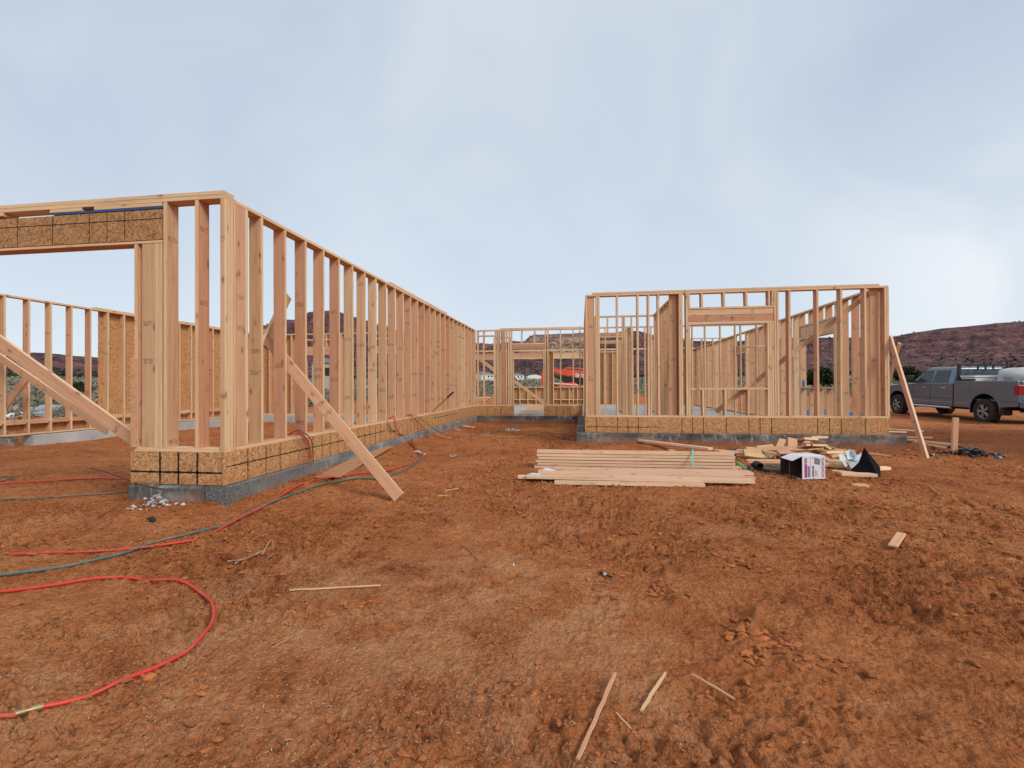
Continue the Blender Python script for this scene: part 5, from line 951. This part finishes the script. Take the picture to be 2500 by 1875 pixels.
M_RF = simple('grey_roof', (.25, .25, .26), .8); M_TAN = simple('tan_siding', (.42, .36, .28), .8)
shed(1262, 926, 330, 9, 6, 2.8, M_WHITE, M_RF, 'small white far house seen through the doorway, left one'); shed(1303, 926, 330, 10, 8, 2.2, M_WHITE, M_WHITE, 'white rounded far shed seen through the doorway', True)
shed(1175, 922, 340, 9, 7, 3, M_TAN, M_RF, 'small tan far house seen left of the doorway'); shed(803, 935, 110, 6, 6, 4.5, M_TAN, M_RF, 'far building glimpsed between studs of the long wall'); shed(1190, 925, 300, 8, 6, 2.6, M_WHITE, M_TAN, 'pale far house just right of the small tan one')

# ------------------------------------------------------------------ pickup truck
def car_paint(name, col, dirt=.5):
    m_, t, b = mat(name, .38, .5); c = N(t, 'ShaderNodeTexCoord').outputs['Object']; sp = N(t, 'ShaderNodeSeparateXYZ'); L(t, c, sp.inputs[0])
    n = noise(t, c, 2.5, 6, .65); d_ = M(t, 'ADD', M(t, 'MULTIPLY', M(t, 'SUBTRACT', 1.15, sp.outputs[2]), .9), M(t, 'MULTIPLY', M(t, 'SUBTRACT', n, .5), 1.5), clamp=True)
    f_ = M(t, 'MULTIPLY', d_, dirt); L(t, mix(t, f_, col, (.13, .125, .115)), b.inputs['Base Color']); L(t, M(t, 'ADD', M(t, 'MULTIPLY', f_, .5), .24), b.inputs['Roughness']); b.inputs['Metallic'].default_value = .35; b.inputs['Coat Weight'].default_value = .25; return m_
M_CAR = car_paint('dusty_grey_paint', (.14, .185, .215), .32); m_, t, b_ = mat('window_glass', .1, 1.0); b_.inputs['Base Color'].default_value = (.10, .135, .14, 1); M_GLASS = m_
M_TYRE = simple('muddy_tyre', (.045, .036, .030), .9, .2, .4, 8); M_RIM = simple('dusty_alloy', (.30, .28, .26), .45, .5, .2, 9, .7); M_TRIM = simple('black_trim', (.015, .015, .016), .6, .4, .2); M_CHROME = simple('dusty_chrome', (.55, .55, .55), .25, .5, .1, 8, .9)
M_MOLD = simple('grey_moulding', (.26, .27, .27), .4)
m_, t, b_ = mat('tail_lens', .2, .6); b_.inputs['Base Color'].default_value = (.30, .008, .012, 1); M_LENS = m_
fw = TRF-TRR; fw.z = 0; dist = fw.length; fwd = fw.normalized(); lf = Vector((-fwd.y, fwd.x, 0)); wb_ = 4.28
rear_c = Vector((TRR.x, TRR.y, 0))-lf*.88; front_c = rear_c+fwd*wb_; zr, zf = TRR.z+.0, TRR.z+.085
TM = frame(Vector((rear_c.x, rear_c.y, zr)), fwd+Vector((0, 0, (zf-zr)/wb_)), lf)
truck = empty('pickup_truck', TM, 'dusty dark grey crew cab pickup parked behind the right wing', 'pickup truck')
def bev(o, w=.03, s=3):
    md = o.modifiers.new('bevel', 'BEVEL'); md.width = w; md.segments = s; md.limit_method = 'ANGLE'; md.angle_limit = math.radians(35); o.data.polygons.foreach_set('use_smooth', [True]*len(o.data.polygons)); wn_ = o.modifiers.new('weighted', 'WEIGHTED_NORMAL'); wn_.keep_sharp = True; return o
def arch(cx, cz, r, a0=205, a1=-25, n=12): return [(cx+r*math.cos(math.radians(a0+(a1-a0)*i/n)), cz+r*math.sin(math.radians(a0+(a1-a0)*i/n))) for i in range(n+1)]
RW = .43
fa = arch(wb_, RW+.02, .56, 190, -10)
prof = [(1.32, .52), (1.32, 1.36), (1.5, 1.38), (3.28, 1.36), (3.45, 1.33), (4.0, 1.32), (4.8, 1.24), (5.12, 1.10), (5.2, .80), (5.2, .50), (4.9, .50)]+fa[::-1]+[(3.65, .52)]
b = MB(); b.prism(prof, -.98, .98); bev(b.build('body', M_CAR, truck, TM), .06, 4)
ra = arch(0, RW+.02, .58, 190, -10); bp = [(1.28, .52), (1.28, 1.45), (-1.22, 1.47), (-1.27, .72), (-1.0, .62)]; bp = [(1.28, .52), (.62, .52)]+ra[::-1]+[(-.62, .60), (-1.24, .66), (-1.26, 1.0), (-1.22, 1.47), (1.28, 1.45)]
b = MB(); b.prism(bp, .90, .985); b.prism(bp, -.985, -.90); b.box(-1.22, 1.25, -.895, .895, .78, .84); b.box(-1.25, -1.17, -.895, .895, .845, 1.46); b.box(1.20, 1.275, -.895, .895, .845, 1.44); bev(b.build('cargo_bed', M_CAR, truck, TM), .035, 3)
b = MB()   # cab greenhouse, tapering inwards
cabb = [(1.33, 1.34), (3.42, 1.34)]; g0, g1z = 1.35, 1.96
def ring(xs_, y, z): return [(x, y, z) for x in xs_]
bot = [(1.33, .95), (3.50, .95), (3.50, -.95), (1.33, -.95)]; top_ = [(1.48, .74), (2.72, .74), (2.72, -.74), (1.48, -.74)]; mid_ = [(1.42, .76), (2.86, .78), (2.86, -.78), (1.42, -.76)]
vv = [(x, y, g0) for x, y in bot]+[(x, y, g1z-.07) for x, y in mid_]+[(x, y, g1z) for x, y in top_]
b.add(vv, [(i, (i+1) % 4, 4+(i+1) % 4, 4+i) for i in range(4)]+[(4+i, 4+(i+1) % 4, 8+(i+1) % 4, 8+i) for i in range(4)]+[(8, 9, 10, 11), (3, 2, 1, 0)]); bev(b.build('cab', M_CAR, truck, TM), .05, 3)
def sidew(x0, x1, x2, x3, sgn, name='side_window'):      # quad on the tapering side: bottom x0..x1, top x2..x3
    def Y(z): return sgn*(.95+(.76-.95)*(z-g0)/(g1z-.07-g0)+.022)
    za, zb_ = g0+.05, g1z-.11; v = [(x0, Y(za), za), (x1, Y(za), za), (x3, Y(zb_), zb_), (x2, Y(zb_), zb_)]; mb = MB(); mb.add(v+[(x, y-sgn*.02, z) for x, y, z in v], [(0, 1, 2, 3), (3, 2, 1, 0), (0, 4, 5, 1), (1, 5, 6, 2), (2, 6, 7, 3), (3, 7, 4, 0)]); mb.build(name, M_GLASS, truck, TM)
for sgn in (1, -1): sidew(1.62, 2.36, 1.68, 2.34, sgn); sidew(2.46, 3.28, 2.44, 2.86, sgn)
b = MB(); v = [(3.36, .80, 1.40), (3.36, -.80, 1.40), (2.93, -.68, 1.86), (2.93, .68, 1.86)]; b.add([(x+.02, y, z+.015) for x, y, z in v], [(0, 1, 2, 3), (3, 2, 1, 0)]); b.build('windscreen', M_GLASS, truck, TM)
b = MB(); b.add([(1.352, .78, 1.42), (1.352, -.78, 1.42), (1.415, -.68, 1.84), (1.415, .68, 1.84)], [(0, 1, 2, 3), (3, 2, 1, 0)]); b.build('rear_window', M_GLASS, truck, TM)
for y in (.885, -.885):
    for x in (0, wb_):
        sg = 1 if y > 0 else -1; mb = MB(); n = 30; prof_ = [(.24, -.13), (.36, -.145), (.415, -.12), (RW, -.06), (RW, .06), (.415, .12), (.36, .145), (.24, .13)]; k = len(prof_)
        vv = []
        for i in range(n):
            for j, (r, w_) in enumerate(prof_): r2 = r-(.014 if (i % 2 and 1 < j < 6) else 0); vv.append((r2*math.cos(2*PI*i/n), w_, r2*math.sin(2*PI*i/n)))
        mb.add(vv, [(i*k+j, ((i+1) % n)*k+j, ((i+1) % n)*k+(j+1) % k, i*k+(j+1) % k) for i in range(n) for j in range(k)], 0, False)
        wt = TM@T(x, y, RW); wo = mb.build('wheel', M_TYRE, truck, wt); mb = MB(); mb.cyl((0, -.10*sg, 0), (0, .06*sg, 0), .235, .235, 24, 1); mb.cyl((0, .09*sg, 0), (0, .125*sg, 0), .06, .05, 12)
        for q_ in range(5):
            a = q_*2*PI/5; 
            for da in (-.16, .16):
                c0, c1 = Vector((.05*math.cos(a), .10*sg, .05*math.sin(a))), Vector((.22*math.cos(a+da), .105*sg, .22*math.sin(a+da))); mb.cyl(c0, c1, .036, .030, 6)
        n2 = 24; vv = []
        for i in range(n2):
            for r, w_ in ((.215, .11), (.25, .13), (.255, .10), (.225, .06)): vv.append((r*math.cos(2*PI*i/n2), w_*sg, r*math.sin(2*PI*i/n2)))
        mb.add(vv, [(i*4+j, ((i+1) % n2)*4+j, ((i+1) % n2)*4+(j+1) % 4, i*4+(j+1) % 4) for i in range(n2) for j in range(4)], 0, True); mb.build('rim', [M_RIM, M_TRIM], wo, wt)
        mb = MB(); mb.add([(q_[0]-x, (sg*-.30), q_[1]-RW) for q_ in (ra if x == 0 else fa)]+[(q_[0]-x, sg*.085, q_[1]-RW) for q_ in (ra if x == 0 else fa)], [(i, i+1, 14+i-0, 13+i) for i in range(12)]); mb.build('wheel_well', M_TRIM, truck, wt)
b = MB(); b.box(-1.44, -1.27, -.98, .98, .62, .84); bev(b.build('rear_bumper', M_CAR, truck, TM), .03, 2)
b = MB(); b.box(1.25, 3.6, -.6, .6, .42, .60); b.box(-1.2, 1.25, -.5, .5, .5, .7); b.box(3.6, 5.0, -.5, .5, .4, .6); b.build('chassis', M_TRIM, truck, TM)
for sg in (1, -1):
    b = MB(); b.cyl((1.35, sg*1.03, .47), (3.55, sg*1.03, .47), .045, .045, 10); bev(b.build('running_board', M_CHROME, truck, TM), .004, 1)
    b = MB(); b.box(-1.262, -1.10, sg*.89-.10 if sg > 0 else -.992, .992 if sg > 0 else -.79, 1.02, 1.34); bev(b.build('tail_light', M_LENS, truck, TM), .02, 2)
    b = MB(); b.box(-.72, -.66, sg*.9-.13, sg*.9+.08, .35, .72); b.build('mud_flap', M_TRIM, truck, TM)
    b = MB(); b.box(3.18, 3.34, sg*1.16-.13, sg*1.16+.13, 1.38, 1.66); b.box(3.22, 3.30, min(sg*.93, sg*1.06), max(sg*.93, sg*1.06), 1.40, 1.46); bev(b.build('mirror', M_TRIM, truck, TM), .03, 2)
    for x in (1.62, 2.62): b = MB(); b.box(x, x+.22, min(sg*.985, sg*1.01), max(sg*.985, sg*1.01), 1.17, 1.21); bev(b.build('door_handle', M_CHROME, truck, TM), .008, 2)
    b = MB()
    for x in (1.32, 2.42, 3.40): b.box(x-.008, x+.008, min(sg*.975, sg*.9835), max(sg*.975, sg*.9835), .56, 1.33)
    b.box(1.34, 3.42, min(sg*.975, sg*.984), max(sg*.975, sg*.984), .80, .815); b.box(1.34, 3.6, min(sg*.96, sg*.99), max(sg*.96, sg*.99), .66, .69, 1); b.box(.64, 1.26, min(sg*.96, sg*.992), max(sg*.96, sg*.992), .66, .69, 1); b.box(-1.2, -.63, min(sg*.97, sg*.989), max(sg*.97, sg*.989), .80, .815); b.build('door_seam', [M_TRIM, M_MOLD], truck, TM)
b = MB(); b.cyl((.72, .98, 1.17), (.72, .992, 1.17), .10, .10, 18); b.build('fuel_cap', M_CAR, truck, TM)
b = MB()
for y in (-.86, .86): b.box(1.16, 1.24, y-.04, y+.04, 1.45, 2.05)
for z in (1.62, 1.71, 1.80): b.box(1.18, 1.215, -.82, .82, z, z+.035)
b.box(1.17, 1.235, -.82, .82, 2.0, 2.05)
for y in (-.25, .25, 0): b.box(1.18, 1.22, y-.02, y+.02, 1.84, 2.0)
for y in (-.9, .9): b.box(.5, 1.2, y-.05, y+.05, 1.472, 1.52)
b.build('headache_rack', M_TRIM, truck, TM)
b = MB(); b.box(1.49, 1.52, -.2, .2, 1.90, 1.93); b.build('brake_light', M_LENS, truck, TM)
b = MB(); b.box(.55, 1.12, -.86, .86, 1.05, 1.57); b.box(.53, 1.14, -.88, .88, 1.575, 1.64); tag(bev(b.build('tool_box', M_WHITE, None, TM), .015, 2), 'white crossways tool box in the pickup bed', 'tool box')
vv = []; n = 22; rs = np.random.RandomState(2)
for i in range(n+1):
    for j in range(n):
        th, ph = 2*PI*j/n, PI*i/n-PI/2; r = 1+.10*math.sin(3*th+1)+.07*math.sin(7*th+4*ph)+.05*math.cos(5*ph+th*2); k = abs(math.cos(ph))**.45*r; vv.append((-.25+.72*k*math.cos(th)*(1+.1*(abs(math.cos(2*th)))), -.1+.72*k*math.sin(th), 1.38+.50*math.copysign(abs(math.sin(ph))**.75, math.sin(ph))+.03*math.sin(4*th)))
b = MB(); b.add(vv, [(i*n+j, i*n+(j+1) % n, (i+1)*n+(j+1) % n, (i+1)*n+j) for i in range(n) for j in range(n)], 0, True); bag = b.build('bulk_bag', M_FOAM if False else simple('bag_fabric', (.55, .54, .52), .8, .2, .1, 4), None, TM); tag(bag, 'big white woven bag lying in the pickup bed', 'bag')
b = MB()
for i in range(3):                          # worn printed marks, no longer legible
    for k in range(6):
        if (i*5+k*3) % 7 == 0: continue
        x0 = -.42-.11*i; z0_ = 1.28+.055*k; b.box(x0, x0+.05+.02*((i+k) % 2), .655+.0*i, .672, z0_, z0_+.018); b.box(x0+.02*(k % 3), x0+.02*(k % 3)+.014, .655, .672, z0_, z0_+.04)
b.build('printed_marks', M_GPR, bag, TM)

# ------------------------------------------------------------------ orange telehandler behind the house
M_ORA = simple('orange_paint', (.68, .085, .022), .45, .4, .1, 3); hd = dep(1330, 946, 37); HM = T(hd.x, hd.y, float(gbase(np.array([hd.x]), np.array([hd.y]))[0])-.02)@RZ(YAW)
tele = empty('telehandler', HM, 'orange telescopic handler parked beyond the rear wall', 'telehandler')
b = MB(); b.prism([(0, .75), (0, 1.2), (.3, 1.42), (2.2, 1.45), (2.6, 1.2), (5.4, 1.15), (5.5, .7)], -1.0, 1.0); bev(b.build('body', M_ORA, tele, HM), .05, 2)
b = MB(); b.prism([(-.25, .9), (-.3, 2.1), (-.1, 2.5), (.25, 2.45), (.35, 1.3)], -.9, -.2); bev(b.build('rear_arm', M_ORA, tele, HM), .04, 2)
b = MB(); b.prism([(.35, 2.36), (.5, 2.50), (6.2, 2.02), (6.2, 1.62), (2.6, 1.86), (1.6, 1.95), (1.0, 2.1)], -.75, -.35); bev(b.build('boom', M_ORA, tele, HM), .03, 2)
b = MB(); b.prism([(.7, 2.05), (1.5, 1.9), (6.1, 1.60), (6.1, 1.42), (2.0, 1.52), (1.4, 1.6)], -.7, -.4); b.build('boom_underside', M_TRIM, tele, HM)
b = MB(); b.tube([(.5, -.78, 2.3), (.9, -.8, 1.8), (1.5, -.8, 1.52), (2.1, -.8, 1.5)], .06, 8); b.build('hydraulic_hose', M_TRIM, tele, HM)
b = MB(); b.prism([(.4, 1.46), (2.4, 1.3), (2.4, 1.22), (.4, 1.38)], -1.03, -1.0); b.prism([(4.5, 1.12), (5.3, 1.1), (5.3, 1.0), (4.5, 1.02)], -1.03, -1.0); b.build('stripe', M_WHITE, tele, HM)
b = MB(); b.prism([(1.5, 1.3), (1.5, 2.3), (1.7, 2.45), (2.8, 2.45), (3.1, 1.3)], .2, .95); b.build('cab', M_GLASS, tele, HM)
b = MB(); b.tube([(1.5, -.5, 2.42), (1.7, -.5, 2.56), (2.8, -.5, 2.50), (3.1, -.5, 2.30)], .05, 8); b.build('hose_guard', M_ORA, tele, HM)
for x in (.6, 4.6):
    for y in (-.95, .95): b = MB(); b.cyl((0, -.2, 0), (0, .2, 0), .66, .66, 20, 0); b.cyl((0, -.22, 0), (0, .22, 0), .3, .3, 14, 1); b.build('wheel', [M_TYRE, M_ORA], tele, HM@T(x, y, .64))
sk_ = text('SKYTRAK', .40, HM@T(2.25, -.765, 2.0)@Matrix.Rotation(math.radians(4.5), 4, 'Y')@Matrix.Rotation(PI/2, 4, 'X')@T(0, -.14, 0), M_WHITE, 'lettering', tele, .012)

# ------------------------------------------------------------------ clods and wood chips on the dirt
n = 34000; x = RNG.uniform(-4.5, 6.5, n); y = .9+RNG.rand(n)**1.7*8.5; dens = fbm(x*.9, y*.9, 21, 4)
ok = (RNG.rand(n) < np.clip((dens-.36)*5, .06, 1)) & ~((x < X1+.05) & (y > Y1-.05)); x, y = x[ok], y[ok]; s = .0022+.010*RNG.rand(len(x))**8*(1+.08*y)+.0010*y
P3 = np.stack([x, y, gh(x, y)+s*.25], -1); P3b, sb_ = [], []
for (px, py, k, sp, sz) in ((1620, 1440, 34, .05, .016), (1840, 1530, 40, .06, .019), (1830, 1580, 26, .06, .015), (1790, 1375, 16, .05, .018), (1925, 1590, 16, .08, .015), (2020, 1615, 10, .04, .018), (330, 1660, 22, .05, .014), (480, 1690, 12, .05, .012), (865, 1475, 24, .05, .012), (1460, 1440, 26, .07, .010), (1320, 1490, 18, .05, .010), (330, 1345, 30, .2, .016), (520, 1300, 30, .2, .018), (760, 1265, 30, .25, .018), (1200, 1560, 20, .08, .009), (1240, 1690, 22, .08, .010), (1340, 1730, 20, .09, .010), (1500, 1820, 24, .1, .009), (100, 1330, 30, .2, .016), (2100, 1230, 40, .25, .02), (2000, 1290, 30, .2, .018)):
    c = G(px, py); q3 = np.stack([c.x+RNG.randn(k)*sp, c.y+RNG.randn(k)*sp, np.zeros(k)], -1); ss = sz*RNG.uniform(.4, 1.25, k); q3[:, 2] = gh(q3[:, 0], q3[:, 1])+ss*.3; P3b.append(q3); sb_.append(ss)
P3 = np.concatenate([P3]+P3b); s = np.concatenate([s]+sb_); v, f = blobs(P3, s[:, None]*np.stack([RNG.uniform(.8, 1.9, len(s)), RNG.uniform(.6, 1.1, len(s)), RNG.uniform(.35, .75, len(s))], -1), .7, .38)
tag(bulk('dirt_clods', v, f, M_CLOD, False), 'loose clods and crumbs of red soil over the yard', None, None, 'stuff')
n = 4200; k = RNG.rand(n) < .8; x = np.where(k, -.95+RNG.randn(n)*.6, RNG.uniform(-3, 4, n)); y = np.where(k, 1.9+RNG.randn(n)*.55, .9+RNG.rand(n)**1.5*5); ok = (y > .9) & ~((x < X1+.1) & (y > Y1-.1)); x, y = x[ok], y[ok]; n = len(x)
z = gh(x, y)+.0025; a = RNG.rand(n)*6.28; l_ = RNG.uniform(.0015, .0055, n)*(1+.9*(RNG.rand(n) > .95)); w_ = RNG.uniform(.0005, .0012, n); dx, dy = np.cos(a), np.sin(a); tz = RNG.uniform(-.001, .002, n)
v = np.stack([np.stack([x-dx*l_-dy*w_, y-dy*l_+dx*w_, z], -1), np.stack([x-dx*l_+dy*w_, y-dy*l_-dx*w_, z], -1), np.stack([x+dx*l_+dy*w_, y+dy*l_-dx*w_, z+tz+.0005], -1), np.stack([x+dx*l_-dy*w_, y+dy*l_+dx*w_, z+tz+.0015], -1)], 1).reshape(-1, 3)
tag(bulk('wood_shavings', v, np.arange(len(v)).reshape(-1, 4), M_CHIP), 'sawdust and fine wood shavings scattered in the foreground dirt', None, None, 'stuff')
